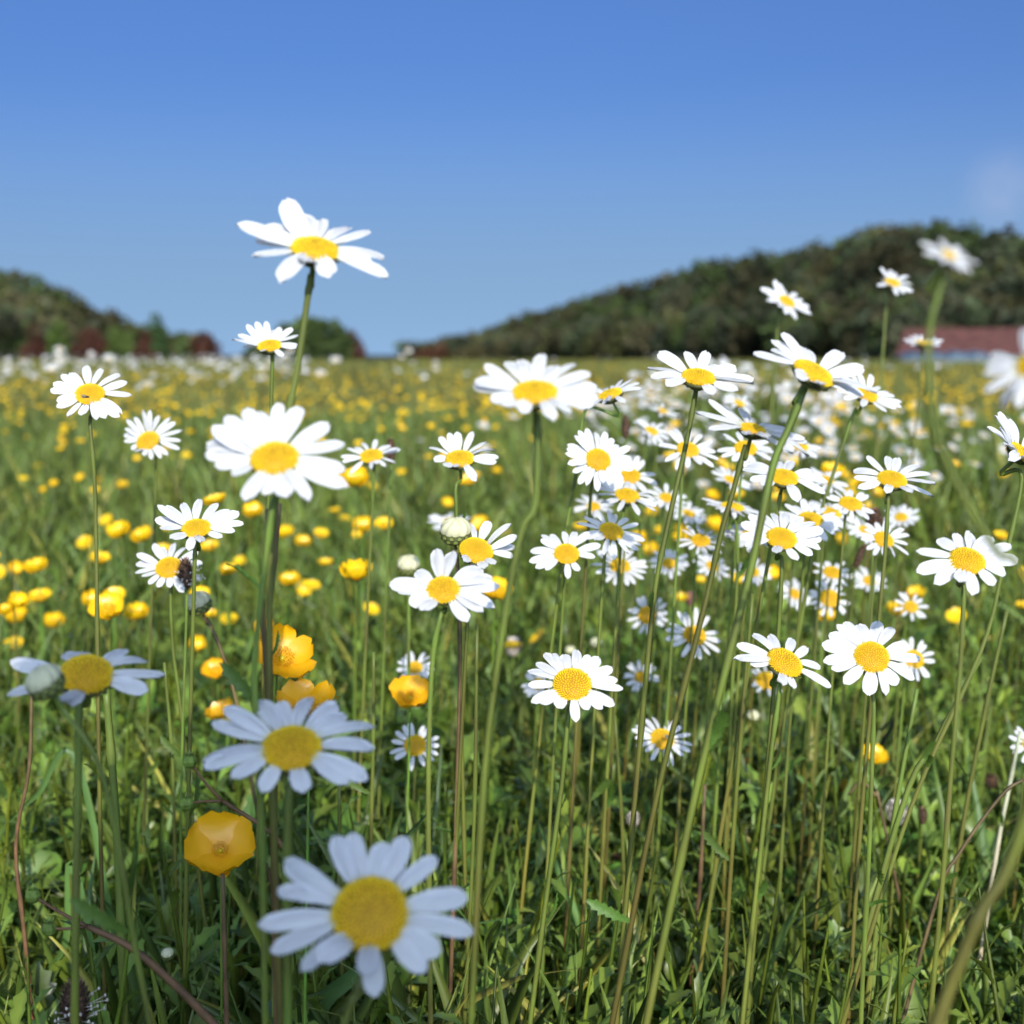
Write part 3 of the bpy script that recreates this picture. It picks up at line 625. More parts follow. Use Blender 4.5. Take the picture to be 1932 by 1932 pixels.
daisy(1668, 1017, 105, .72, 75, 'daisy behind the dark withered flower head', n=14, disc=38)
daisy(1475, 1013, 162, .64, 85, 'full daisy with a shadow spot on its disc, below the crowd of daisies', c6('585 165 650 160 750 185 810 215 855 260 850 310 845 355 800 400 710 430 600 385 440 350 410 300 410 230 450 190 510 175'), disc=56, pw=.40, way=pxs('1475 1060 1468 1200 1452 1400'))
daisy(1420, 1008, 120, .5, 85, 'shaded daisy behind the left petals of the full one', n=14, disc=36, size=.044)
daisy(1480, 898, 155, .52, 84, 'broad petalled daisy behind the thickest leaning stem', c8('605 1235 680 1325 800 1390 930 1170 1080 1150 1290 1260 1435 1345 1410 1460 1145 1540 640 1190'), disc=54, pw=.44, way=pxs('1472 935 1462 990'))
daisy(1407, 844, 118, .62, 85, 'daisy directly underneath the cupped side view one', n=14, disc=42)
daisy(1421, 808, 200, .34, 78, 'cupped daisy seen from the side with raised narrow petals', c8('165 665 265 585 335 560 290 820 590 645 900 800 1090 860 1215 920 1240 970 1265 1070 1100 1095 860 920 640 900 460 760'), disc=50, pw=.32, way=pxs('1407 840 1385 920 1360 1010 1335 1120 1305 1240 1240 1500 1180 1800'))
daisy(1318, 709, 190, .48, 85, 'upper daisy on a long leaning stem, left of the tallest right hand one', c3('130 800 230 795 300 885 390 890 480 985 480 960 400 1020 260 1035 0 950')+pxs('1241 662 1223 690 1229 706 1255 725'), disc=62, pw=.42, way=pxs('1313 735 1296 830 1258 1000 1235 1120 1215 1320 1190 1600'))
daisy(1538, 700, 215, .47, 62, 'big tilted daisy on the thickest leaning stem at upper right', c3('485 810 590 735 640 700 580 790 770 785 700 760 960 795 1075 880 1150 1010 1080 1030 1000 1000 720 930 850 990'), disc=78, pw=.44, way=pxs('1520 728 1487 810 1458 880 1420 1060 1385 1200 1330 1420 1285 1620 1240 1830'), r=.0015)
daisy(1636, 743, 135, .55, 72, 'daisy partly covered by the right petals of the big tilted one', n=16, disc=44, pw=.33, way=pxs('1612 775 1590 840 1570 900 1540 1000 1520 1120'), size=.046)
daisy(1298, 847, 120, .68, 80, 'daisy crossed by a long stem, above yellow buttercups', n=12, disc=42, pw=.30)
daisy(1322, 1019, 98, .6, 82, 'small shaded daisy between two leaning stems', n=14, disc=36, pw=.30)
daisy(1382, 955, 118, .22, 82, 'daisy seen edge on with its dark green cup showing', n=20, disc=44, lift=.05, way=pxs('1388 985 1392 1050 1388 1150'))
daisy(1570, 1079, 78, .62, 85, 'upper small daisy of the pair above the big open right hand one', n=14, disc=32)
daisy(1566, 1128, 86, .82, 80, 'lower small daisy of the pair above the big open right hand one', n=15, disc=38)
daisy(1719, 1144, 68, .8, 85, 'small blue shaded daisy beside two buttercups at the right', n=10, disc=26)
daisy(1593, 1484, 62, .8, 95, 'old daisy with a tall yellow disc and a few drooping petals in the grass', n=5, disc=34, lift=-.9, slope=0)
daisy(1948, 1405, 92, .85, 90, 'bluish daisy cut off by the right edge low in the picture', n=14, disc=36)
daisy(1485, 568, 108, .62, 60, 'soft focus daisy against the wooded hill, left of two others', n=14, disc=34, size=.055)
daisy(1684, 532, 92, .6, 75, 'soft focus daisy with a clear yellow disc in front of the wooded hill', n=14, disc=30, size=.052)
daisy(1790, 480, 116, .66, 70, 'highest soft focus daisy at the upper right on a thick blurred stem', n=15, disc=30, lift=.1, size=.015, way=pxs('1780 520 1758 600 1752 690 1768 820 1815 930 1880 1040 1965 1180'), r=.0008, nleaf=0)
daisy(1742, 646, 78, .35, 90, 'soft focus flat daisy in front of the red barn roof', n=14, disc=30, size=.045)
daisy(1938, 690, 185, .62, 150, 'large blurred white daisy cut by the right edge beside the barn', n=15, disc=46, size=.025, way=pxs('1975 900 1965 1300 1945 1500 1900 1640 1850 1722 1810 1820 1765 1940'), r=.0017)
daisy(850, 985, 90, .5, 85, 'out of focus bluish daisy behind the tall round bud', n=13, disc=30, size=.046, r=.001)
daisy(1068, 1527, 36, .8, 85, 'tiny daisy low in the grass near the bottom middle', n=12, disc=18, size=.015)

for x_, y_, W_, q_ in [(1258, 938, 84, .6), (1300, 968, 76, .5), (1262, 1062, 80, .7), (1345, 1068, 78, .6), (1512, 842, 84, .5), (1560, 905, 82, .55), (1632, 1000, 80, .6), (1420, 1078, 76, .65), (1500, 1120, 74, .7), (1640, 1095, 72, .7), (1230, 812, 80, .5), (1380, 905, 84, .5), (1120, 955, 78, .6), (1700, 975, 74, .6), (1395, 760, 70, .45), (1250, 775, 66, .45)]:
    daisy(x_, y_, W_, q_, random.uniform(65, 110), 'smaller daisy filling the packed cluster between the tall leaning stems right of the middle', n=13, size=.035, group='smaller daisies packed between the leaning stems')

# ---------------------------------------------------------------- insects on discs
def insect(name, px, py, d, s, label, cat, wings=True):
    c = at(px, py, d); t = root(name, c, label, cat)
    mb = MB()
    for (x, y_, z, r, l) in ((0, 0, .25, .34, .75), (.62, 0, .22, .26, .32), (-.75, 0, .18, .30, .75)):
        v = []; f = []
        for i in range(7):
            a = math.pi*i/6
            for k in range(8): b = 2*math.pi*k/8; v.append(((x-math.cos(a)*l)*s, (y_+math.sin(a)*r*math.cos(b))*s, (z+math.sin(a)*r*math.sin(b))*s))
        f = [(i*8+k, i*8+(k+1) % 8, (i+1)*8+(k+1) % 8, (i+1)*8+k) for i in range(6) for k in range(8)]; mb.add(v, f)
    link('body', mb.mesh('body', M['bug']), t)
    for sd in (-1, 1):
        for k in range(3):
            lb = MB(); x = (.35-.35*k)*s; tube(lb, [(x, 0, .2*s), (x+(.2-.2*k)*s, sd*.55*s, .35*s), (x+(.3-.3*k)*s, sd*.9*s, -.1*s)], .035*s, 5); link('leg', lb.mesh('leg', M['bug']), t)
        if wings:
            wb = MB(); wb.add([(.1*s, sd*.1*s, .5*s), (-.5*s, sd*.7*s, .55*s), (-1.5*s, sd*.75*s, .5*s), (-1.6*s, sd*.35*s, .48*s), (-.8*s, sd*.1*s, .5*s)], [(0, 1, 2, 3, 4)]); link('wing', wb.mesh('wing', M['wing'], False), t)
    t.rotation_euler = (R(35), 0, R(20)); return t
insect('fly', 163, 750, .748-.006, .0017, 'small dark fly on the yellow disc of the far left daisy', 'fly')
insect('bee', 1262, 1391, .957-.008, .0021, 'small dark bee on the yellow disc of the lower middle daisy', 'bee')

# ---------------------------------------------------------------- daisy buds
def bud_meshes():
    mb = MB(); sides = 20; prof = [(.10, -.80), (.55, -.76), (.90, -.52), (1.0, -.22), (.97, -.02), (.88, 0)]
    v = [(r*math.cos(2*math.pi*k/sides), r*math.sin(2*math.pi*k/sides), z) for r, z in prof for k in range(sides)]
    mb.add(v, [(i*sides+k, i*sides+(k+1) % sides, (i+1)*sides+(k+1) % sides, (i+1)*sides+k) for i in range(5) for k in range(sides)], (.7, .7, .7))
    for row, (r, z, s) in enumerate([(.62, -.72, .34), (.90, -.50, .34), (1.0, -.24, .32)]):
        for k in range(13):
            a = 2*math.pi*(k+.5*row)/13; ca, sa = math.cos(a), math.sin(a); o = Vector((r*ca, r*sa, z)); t = Vector((-sa, ca, 0)); u = Vector((ca*(.35-.3*row), sa*(.35-.3*row), 1)).normalized(); nn = Vector((ca, sa, -.2))
            P = [o-t*.16, o+t*.16, o+t*.17+u*s*.6, o+u*s, o-t*.17+u*s*.6]
            mb.add([p+nn*.03 for p in P], [(0, 1, 2, 3, 4)], (.5, .4, .4))
            mb.add([o+(p-o)*.72+nn*.055+u*.02 for p in P], [(0, 1, 2, 3, 4)], (1.35, 1.35, 1.1))
    cup = mb.mesh('bud_cup', M['bract'], False)
    mb = MB(); v = []; sides = 40; prof = [(.88, -.15), (.96, .12), (.93, .38), (.76, .64), (.46, .82), (.12, .88)]
    for i, (r, z) in enumerate(prof):
        for k in range(sides):
            rr = r*(1+.055*math.sin(k*2*math.pi/sides*10+.5*math.sin(i)))*(1+.02*math.sin(k)); v.append((rr*math.cos(2*math.pi*k/sides+.12*i), rr*math.sin(2*math.pi*k/sides+.12*i), z+.03*math.sin(k*1.57)))
    mb.add(v, [(i*sides+k, i*sides+(k+1) % sides, (i+1)*sides+(k+1) % sides, (i+1)*sides+k) for i in range(5) for k in range(sides)]+[tuple(range(5*sides, 6*sides))])
    return cup, mb.mesh('folded_petals', M['cream'])
BC, BP = bud_meshes()
def bud(cx, cy, rpx, label, way=None, size=.0085, tilt=(0, 0), slope=-.05, m='stem', nleaf=1, r=.0012):
    d = size*F/rpx; c = at(cx, cy, d); nn = Vector((tilt[0], tilt[1]-.25, 1)).normalized(); X_, Y_, N_ = frame(nn)
    path = stem_path(c-nn*size*.7, nn, way, c.y+.002, slope); rt = root('daisy_bud', path[-1].copy(), label, 'flower bud', 'closed daisy buds'); b = rt.location
    add_stem(rt, path, r, m, nleaf, int(cx))
    for nme, me in (('bud_cup', BC), ('folded_petals', BP)):
        o = link(nme, me, rt); o.matrix_local = mat4(X_*size, Y_*size, N_*size, c-b)
bud(860, 1003, 30, 'large round cream bud on a straight brown stem in the middle', pxs('862 1050 868 1200 862 1500 848 1932'), m='redstem')
bud(771, 1067, 22, 'smaller cream bud left of the large round one', pxs('771 1110 771 1250 768 1600 775 1900'))
bud(85, 1288, 36, 'large grey white bud in shade in front of the far left daisy', pxs('120 1340 185 1440 222 1590 250 1760 285 1940'), size=.0066, tilt=(-.5, 0))
bud(374, 1139, 25, 'bud on a leaning brown stem below the left pair of daisies', pxs('392 1170 420 1235 445 1320 470 1450'), tilt=(-.35, 0), m='redstem')
bud(364, 1547, 19, 'bud half hidden behind the top of the big shaded buttercup', size=.0085)
bud(1125, 1214, 12, 'small green bud above the bright lower middle daisy', size=.006)
bud(1567, 1322, 9, 'tiny pale bud low between the right hand stems', size=.005)
bud(1421, 1352, 13, 'small opening bud with white petal tips below the tilted daisy', size=.006)
bud(1472, 1411, 11, 'small dark bud lower right of the opening one', size=.0055)
bud(316, 1800, 12, 'small bud on a short leafy stem near the bottom left', size=.0035)
bud(1076, 1228, 10, 'small dark bud on a bent stem left of the bright daisy', size=.005)

# ---------------------------------------------------------------- buttercups
def bpetal_mesh(seed, cup):
    g = random.Random(seed); v = []; nu, nv = 7, 7
    for i in range(nu+1):
        t = i/nu; hw = .56*(math.sin(math.pi*min(1, t*.62+.10))**.8)*(1 if t < .8 else math.sqrt(max(0.05, 1-((t-.8)/.21)**2)))
        for j in range(nv):
            s = j/(nv-1)*2-1; a = cup*t
            x = math.sin(a)/cup if cup > .05 else t; z = (1-math.cos(a))/cup if cup > .05 else 0
            v.append((x, s*hw, z+.22*s*s*t*cup*.6+.02*math.sin(4*s+seed)*t-(.03 if i == nu and abs(s) < .2 else 0)))
    f = [(i*nv+j, i*nv+j+1, (i+1)*nv+j+1, (i+1)*nv+j) for i in range(nu) for j in range(nv-1)]
    mb = MB(); mb.add(v, f, lambda p: (1, 1, 1) if p[0] > .35 else (.97, .92, 1)); return mb.mesh('petal', M['butter'])
BPM = {c: [bpetal_mesh(s, c) for s in range(3)] for c in (.5, 1.0, 1.5)}
BPG = {}
for c_, ms in BPM.items():
    BPG[c_] = []
    for m_ in ms:
        q_ = m_.copy(); q_.materials[0] = M['golden']; BPG[c_].append(q_)
        for v_ in q_.vertices: v_.co.z += .045*math.sin(v_.co.x*9+v_.co.y*7)*v_.co.x; v_.co.x += .03*math.sin(v_.co.y*16)*v_.co.x
def stamen_mesh():
    mb = MB(); g = random.Random(4)
    for i in range(46):
        a = i*2.4; r = .10+.26*math.sqrt(i/46); p = Vector((r*math.cos(a), r*math.sin(a), .02)); e = Vector((r*1.25*math.cos(a), r*1.25*math.sin(a), .26+.08*g.random()))
        tube(mb, [p, e], .012, 4, (1, 1, 1)); tube(mb, [e, e+Vector((0, 0, .07))], .026, 5, (1, .92, 1))
    v = [(0, 0, .24)]+[(.14*math.cos(k*.785)*c, .14*math.sin(k*.785)*c, z) for c, z in ((.8, .2), (1, .02)) for k in range(8)]
    mb.add(v, [(0, 1+k, 1+(k+1) % 8) for k in range(8)]+[(1+k, 9+k, 9+(k+1) % 8, 1+(k+1) % 8) for k in range(8)], (.7, .85, 1))
    return mb.mesh('stamens', M['butter'])
STM = stamen_mesh()
def sepal_mesh():
    mb = MB()
    for k in range(5):
        a = k*1.2566+.6; ca, sa = math.cos(a), math.sin(a); P = []
        for x, y_, z in ((.0, -.1, -.05), (.0, .1, -.05), (.35, .15, .03), (.62, 0, .12), (.35, -.15, .03)): P.append((x*ca-y_*sa, x*sa+y_*ca, z-.06))
        mb.add(P, [(0, 1, 2, 3, 4)], (1.3, 1.3, .7))
    return mb.mesh('sepals', M['bract'], False)
SEP = sepal_mesh()
def buttercup(cx, cy, W, label, cup=1.0, ratio=.6, a=90, size=.023, way=None, slope=-.03, full=True, group='buttercups of the foreground', npet=5, pwid=1.0, gold=False, st=1.0):
    d = size*F/W; c = at(cx, cy, d); g = random.Random(int(cx*3+cy)); ar = R(a)
    th = math.acos(max(.02, ratio)); nn = (CR*(math.sin(th)*math.cos(ar))+CU*(math.sin(th)*math.sin(ar))+CB*math.cos(th)).normalized()
    cc = c-nn*size*.22*cup; X_, Y_, N_ = frame(nn); path = stem_path(cc-nn*.001, nn, way, cc.y+.003, slope)
    rt = root('buttercup', path[-1].copy(), label, 'buttercup', group); b = rt.location
    add_stem(rt, path, .0007, nleaf=0, seed=int(cx), tint=(1, 1.3, 1))
    L = size*.5/(math.sin(cup)/cup if cup > .5 else 1)*1.0
    for k in range(npet):
        aa = k*2*math.pi/5+g.uniform(-.12, .12)+cx; u = X_*math.cos(aa)+Y_*math.sin(aa); s = nn.cross(u); l = L*g.uniform(.92, 1.06)
        o = link('petal', g.choice((BPG if gold else BPM)[cup]), rt); o.matrix_local = mat4(u*l, s*l*pwid, nn*l, cc-b+nn*(.0003*(k % 2)))
    o = link('stamens', STM, rt); o.matrix_local = mat4(X_*L*st, Y_*L*st, N_*L*st, cc-b)
    if full: o = link('sepals', SEP, rt); o.matrix_local = mat4(X_*L, Y_*L, N_*L, cc-b)
buttercup(537, 1232, 118, 'wide open buttercup with pointed petals behind the brown stems left of the middle', 1.0, .75, 60, .028, pwid=.72, gold=True, st=.7)
buttercup(580, 1318, 120, 'golden buttercup right behind the top petals of the upper big shaded daisy', 1.0, .35, 90, .028, pwid=.8, gold=True, st=.7)
buttercup(775, 1308, 78, 'open buttercup crossed by a stem, under a small daisy', 1.0, .6, 85, .026, gold=True, st=.8)
buttercup(415, 1593, 128, 'big orange buttercup in shade facing us at lower left', 1.0, .72, 80, .036, gold=True, st=.5)
buttercup(1650, 1424, 52, 'single clean yellow buttercup low at the right', 1.0, .5, 80, .022)
buttercup(672, 1076, 50, 'round yellow buttercup alone left of the smaller cream bud', 1.5, .3, 90, .021)
buttercup(938, 1110, 60, 'yellow buttercup behind the right petals of the wide petalled daisy', 1.0, .6, 80, .026)
buttercup(405, 1262, 48, 'shaded orange buttercup behind the leaning brown stem', 1.0, .7, 90, .023, gold=True)
buttercup(414, 1338, 55, 'orange buttercup half behind the left petals of the upper big shaded daisy', 1.0, .4, 110, .024, gold=True)
buttercup(200, 1146, 66, 'dull greenish yellow buttercup behind dark grass stems at the left', 1.0, .6, 90, .026)
buttercup(257, 1153, 40, 'small bright buttercup right of the dull one at the left', 1.5, .4, 90, .021)
buttercup(547, 1091, 35, 'small round orange buttercup between the brown stems and the lone round one', 1.5, .3, 90, .019)
buttercup(430, 1073, 30, 'small yellow buttercup right of the left daisy pair', 1.5, .3, 90, .017)
buttercup(600, 1446, 40, 'buttercup showing beneath the right side of the upper big shaded daisy', 1.0, .5, 90, .020)
mid = [(215, 1122, 42), (405, 941, 44), (670, 901, 46), (478, 962, 34), (395, 1030, 36), (66, 1066, 40), (75, 1124, 40), (30, 1160, 36), (100, 1170, 34), (25, 1214, 34), (222, 1000, 38), (268, 1008, 36), (188, 1052, 36),
       (535, 1003, 30), (605, 1006, 28), (572, 1020, 26), (684, 990, 34), (725, 988, 34), (1268, 858, 30), (1282, 880, 22), (1571, 886, 38), (1375, 882, 24), (1362, 872, 20), (1547, 832, 18), (1285, 1014, 26), (1205, 1016, 30), (1228, 1035, 26),
       (1345, 935, 22), (1338, 948, 18), (1392, 932, 26), (1285, 1000, 22), (1354, 990, 34), (1468, 938, 26), (1582, 800, 16), (1570, 792, 14), (1412, 765, 12), (1457, 790, 14), (1475, 802, 14), (1622, 905, 22), (1655, 928, 24), (1640, 955, 24), (1590, 1018, 22),
       (1728, 1118, 30), (1692, 1148, 34), (1862, 1145, 26), (1871, 1156, 24), (1875, 1208, 30), (1797, 1118, 22), (1840, 1108, 20), (1888, 1010, 28), (1900, 1080, 20), (1240, 1000, 24), (905, 985, 28), (885, 905, 34), (895, 895, 26), (955, 1005, 20), (1160, 880, 18), (1230, 965, 22)]
for (x, y, W) in mid:
    buttercup(x, y, W, 'small yellow buttercup scattered among the daisies in the middle distance', random.choice((1.0, 1.5)), random.uniform(.25, .6), random.uniform(70, 110), .021, full=False, group='small buttercups among the middle distance daisies')

# ---------------------------------------------------------------- other single plants
def seedhead(name, cx, cy, hpx, wpx, label, m='brown', size=.018, way=None, lean=0, spec=True, cat='seed head', slope=-.05, stem='stem', anthers=False):
    d = size*F/hpx; c = at(cx, cy, d); up = Vector((lean, -.05, 1)).normalized(); wr = size*wpx/hpx*.5
    path = stem_path(c-up*size*.5, up, way, c.y+.002, slope); rt = root(name, path[-1].copy(), label, cat); b = rt.location
    add_stem(rt, path, .0009, stem, 0, int(cx)); mb = MB(); g = random.Random(int(cx)); X_, Y_, N_ = frame(up); n = 190
    v = []; 
    for i in range(9):
        t = i/8; r = wr*.78*math.sin(math.pi*min(.98, t*.9+.07))**.6
        for k in range(10): v.append(c-b+up*size*(t-.5)+(X_*math.cos(k*.628)+Y_*math.sin(k*.628))*r)
    mb.add(v, [(i*10+k, i*10+(k+1) % 10, (i+1)*10+(k+1) % 10, (i+1)*10+k) for i in range(8) for k in range(10)]+[tuple(range(10))[::-1], tuple(range(80, 90))], (.6, .6, .6))
    for i in range(n):
        t = (i+.5)/n; a = i*2.4; r = wr*.8*math.sin(math.pi*min(.98, t*.9+.07))**.6; u = X_*math.cos(a)+Y_*math.sin(a)
        o = c-b+up*size*(t-.5)+u*r; s = u.cross(up); q = (u*.8+up*.8).normalized(); l = wr*.42; br = g.uniform(.5, 1.9)
        mb.add([o-s*l*.4, o+s*l*.4, o+q*l*1.2], [(0, 1, 2)], (br, br, br))
    link('seed_head', mb.mesh('seed_head', M[m], False), rt)
    if anthers:
        mb = MB()
        for i in range(26):
            t = g.uniform(.15, .6); a = g.uniform(-2.6, .6); u = X_*math.cos(a)+Y_*math.sin(a); o = c-b+up*size*(t-.5)+u*wr*.7; e = o+u*g.uniform(.5, 1.8)*wr+up*wr*.3
            tube(mb, [o, e], wr*.03, 3); tube(mb, [e-up*wr*.12, e, e+up*wr*.14], [wr*.04, wr*.10, wr*.04], 5)
        link('anthers', mb.mesh('anthers', M['wclover']), rt)
seedhead('plantain', 737, 852, 46, 20, 'brown plantain head standing in front of the small daisy right of the large one')
seedhead('plantain', 350, 1083, 56, 32, 'short brown plantain head in front of the lower daisy of the left pair', anthers=True)
seedhead('plantain', 1180, 806, 42, 18, 'dark plantain head above the two overlapping daisies in the middle')
seedhead('plantain', 1622, 1050, 46, 18, 'reddish brown plantain head left of the stem under the withered flower', lean=.4)
seedhead('plantain', 1868, 1475, 24, 30, 'brown drooping seed head near the right edge', lean=.9, size=.011)
seedhead('plantain', 142, 1895, 86, 56, 'grey plantain head with white anthers at the bottom left', anthers=True, size=.02)
seedhead('plantain', 1692, 1535, 44, 40, 'knobbly greenish seed head in the grass at lower right', 'wclover', size=.016)
seedhead('plantain', 1740, 1540, 30, 20, 'small dark seed head right of the knobbly one', size=.012)
seedhead('plantain', 1812, 1330, 26, 14, 'small dark red seed head among the right hand stems', size=.013)
seedhead('withered_flower', 1650, 982, 40, 34, 'dark withered flower head against a daisy at the right', size=.015, cat='withered flower')
seedhead('thistle_bud', 1162, 1628, 24, 30, 'pinkish brown bud on a thick green stem at the bottom middle', 'redstem', size=.010, way=pxs('1172 1660 1165 1720 1130 1940'), cat='flower bud')
seedhead('clover_flower', 1302, 1131, 22, 20, 'small pink clover flower deep in the grass', 'pink', size=.014, cat='clover')
seedhead('clover_flower', 968, 1222, 30, 34, 'fading white clover flower left of the small green bud', 'wclover', size=.016, cat='clover')
seedhead('clover_flower', 1475, 1218, 16, 14, 'purple flower behind the raised petals of the tilted daisy', 'pink', size=.012, cat='clover')
seedhead('clover_flower', 1195, 1548, 26, 26, 'small white clover flower by the stem right of the bright daisy', 'wclover', size=.010, cat='clover')

# reddish branching herb at the lower left
def branchy(lines, y, label):
    b0 = at_y(*lines[0][0][0], y); rt = root('herb', Vector((b0.x, b0.y, b0.z)), label, 'herb'); b = rt.location
    for pts, r0, r1, hd in lines:
        P = spline([at_y(px, py, y) for px, py in pts], 5); mb = MB(); n = len(P); tube(mb, [p-b for p in P], [r0+(r1-r0)*i/n for i in range(n)], 7, rib=.05)
        st = link('stem', mb.mesh('stem', M['redstem']), rt)
        if hd:
            c = P[-1]-b; hb = MB(); g = random.Random(3)
            for k in range(7):
                a = k*.9; u = Vector((math.cos(a)*.5, math.sin(a)*.5, .8)).normalized(); s = u.cross(Vector((0, 0, 1))).normalized(); w_ = .004
                hb.add([c-u*w_*.4, c+s*w_*.45+u*w_*.3, c+u*w_*1.5, c-s*w_*.45+u*w_*.3], [(0, 1, 2, 3)], (1.4, 1.6, .9))
            v = []; rr = .0036
            for i in range(7):
                a = math.pi*i/6
                for k in range(8): v.append(c+Vector((math.sin(a)*rr*math.cos(k*.785), math.sin(a)*rr*math.sin(k*.785), -math.cos(a)*rr)))
            hb.add(v, [(i*8+k, i*8+(k+1) % 8, (i+1)*8+(k+1) % 8, (i+1)*8+k) for i in range(6) for k in range(8)], (1.2, 1.5, .8))
            link('bud', hb.mesh('bud', M['bract'], False), rt)
branchy([(pxs('420 1950 340 1868 250 1790 165 1748'), .0022, .0014, False), (pxs('165 1748 120 1725 62 1690'), .0010, .0007, True), (pxs('165 1748 130 1752 92 1752'), .0008, .0006, True)], .62, 'hairy reddish stem with two green buds rising leftwards in the bottom left corner')
branchy([(pxs('560 1680 525 1585 420 1511'), .0013, .0010, False), (pxs('420 1511 390 1480 358 1436'), .0008, .0006, True), (pxs('420 1511 385 1512 352 1516'), .0007, .0005, True)], .66, 'thin reddish stem with two green buds behind the big shaded buttercup')

# bare stalks
def stalk(pts, wpx, y, label, m='stem', nleaf=1, group=None):
    P = [at_y(px, py, y) for px, py in pts]; b = P[-1]; H = b.z-float(hump(b.x, y))
    if H > .02: sx = max(-.3, min(.3, (P[-1].x-P[-2].x)/max(1e-3, P[-2].z-P[-1].z))); P.append(Vector((b.x+sx*H*.8, b.y, b.z-H-.01)))
    path = spline(P, 5); rt = root('bare_stalk', path[-1].copy(), label, 'stalk', group)
    add_stem(rt, path, wpx/F*y/2, m, nleaf, int(pts[0][0]+pts[0][1]))
ST = [('450 1150 480 1050 520 940', 0), ]
GS = 'bare stalks standing among the daisies'
for s, wpx, y, lab, m in [
    ('505 960 496 1150 505 1320 512 1500', 11, .56, 'dark brown stalk under the large broad petalled daisy, behind its own stem', 'redstem'),
    ('528 950 516 1080 508 1200 512 1420', 11, .6, 'second thin brown stalk under the large broad petalled daisy', 'redstem'),
    ('1925 1380 1905 1480 1880 1610', 8, .95, 'pale dry straw stalk at the right edge', 'straw'),
    ('200 1300 212 1450 222 1600 235 1900', 17, .75, 'wide green grass stalk beneath the far left daisy', 'stem'),
    ('1932 1470 1890 1500 1810 1610 1760 1720', 7, .8, 'thin dark stalk arching down from the right edge', 'redstem'),
    ('1600 1500 1625 1475 1650 1500 1665 1540', 6, .95, 'hooked brown stalk curling over beside the old daisy', 'redstem'),
    ('60 1300 55 1450 30 1600 50 1800', 8, .8, 'dark brown stalk at the left edge below the big bud', 'redstem')]:
    stalk(pxs(s), wpx, y, lab, m)
for (x0, y0, x1, y1, wpx, y, m) in [(900, 1180, 878, 1900, 9, .75, 'stem'), (1160, 1350, 1178, 1800, 8, .9, 'stem'), (1420, 1120, 1375, 1700, 9, .8, 'stem'), (1730, 1300, 1640, 1850, 10, .8, 'stem'), (1900, 1150, 1810, 1600, 9, .9, 'stem'), (1850, 1240, 1690, 1560, 11, .75, 'stem'),
    (640, 1480, 648, 1900, 9, .8, 'stem'), (705, 1230, 700, 1600, 8, .85, 'stem'), (310, 1250, 330, 1600, 7, .9, 'stem'), (1330, 1480, 1300, 1900, 9, .9, 'redstem'), (420, 1650, 428, 1932, 11, .65, 'redstem')]:
    if wpx: stalk([(x0, y0), ((x0+x1)/2+random.uniform(-6, 6), (y0+y1)/2), (x1, y1)], wpx, y, 'thin bare olive stalk among the daisy stems of the foreground', m, 2, GS)

def broad_blade(pts, wpx, y, label):
    P = [at_y(px, py, y) for px, py in pts][::-1]; a = P[0]; H = a.z-float(hump(a.x, y)); dv = (P[0]-P[1]); sx = max(-.25, min(.25, dv.x/max(1e-3, -dv.z)))
    P = spline([Vector((a.x+sx*H*.7, y-.01, a.z-H-.01))]+P, 8); n = len(P); W = wpx/F*y/2; mb = MB(); v = []
    for i, p in enumerate(P):
        t = i/(n-1); w_ = W*(min(1, .6+t))*max(.03, 1-t**3)*.97; tx = (P[min(i+1, n-1)]-P[max(i-1, 0)]).normalized(); sd = tx.cross(Vector((.25, -1, .1))).normalized(); tw = Vector((0, .4*math.sin(i*.25), 0))
        v += [p-(sd+tw)*w_, p-Vector((0, -.0012, 0)), p+(sd+tw)*w_]
    rt = root('grass_blade', P[0].copy(), label, 'grass blade'); mb.add([q-P[0] for q in v], [(i*3+k, i*3+k+1, i*3+k+4, i*3+k+3) for i in range(n-1) for k in (0, 1)], (.85, 1.0, 1.1))
    link('blade', mb.mesh('blade', M['grass']), rt)
for q, wpx, y, lab in [('412 1740 385 1830 350 1940', 62, .85, 'broad grass blade at the bottom left beneath the big shaded buttercup'),
    ('925 1640 985 1770 1085 1940', 22, .95, 'long pale grass blade slanting down right from beside the nearest daisy'),
    ('925 1770 950 1850 975 1945', 24, .9, 'upright grass blade just right of the nearest daisy, beside the slanting one'),
    ('1632 1700 1600 1800 1585 1945', 20, 1.0, 'thin tall grass blade at the bottom right between leaning stems'),
    ('1946 1560 1830 1760 1790 1950', 22, 1.05, 'grass blade behind the thick blurred stem at the bottom right corner'),
    ('1430 1700 1415 1800 1395 1950', 18, 1.0, 'narrow grass blade in the bottom row, right of the pinkish bud'),
    ('10 1560 70 1500 150 1450', 14, .9, 'thin grass blade curving up from the left edge'),
    ('30 1880 120 1790 140 1640', 18, .85, 'bent grass blade in the bottom left corner')]: broad_blade(pxs(q), wpx, y, lab)

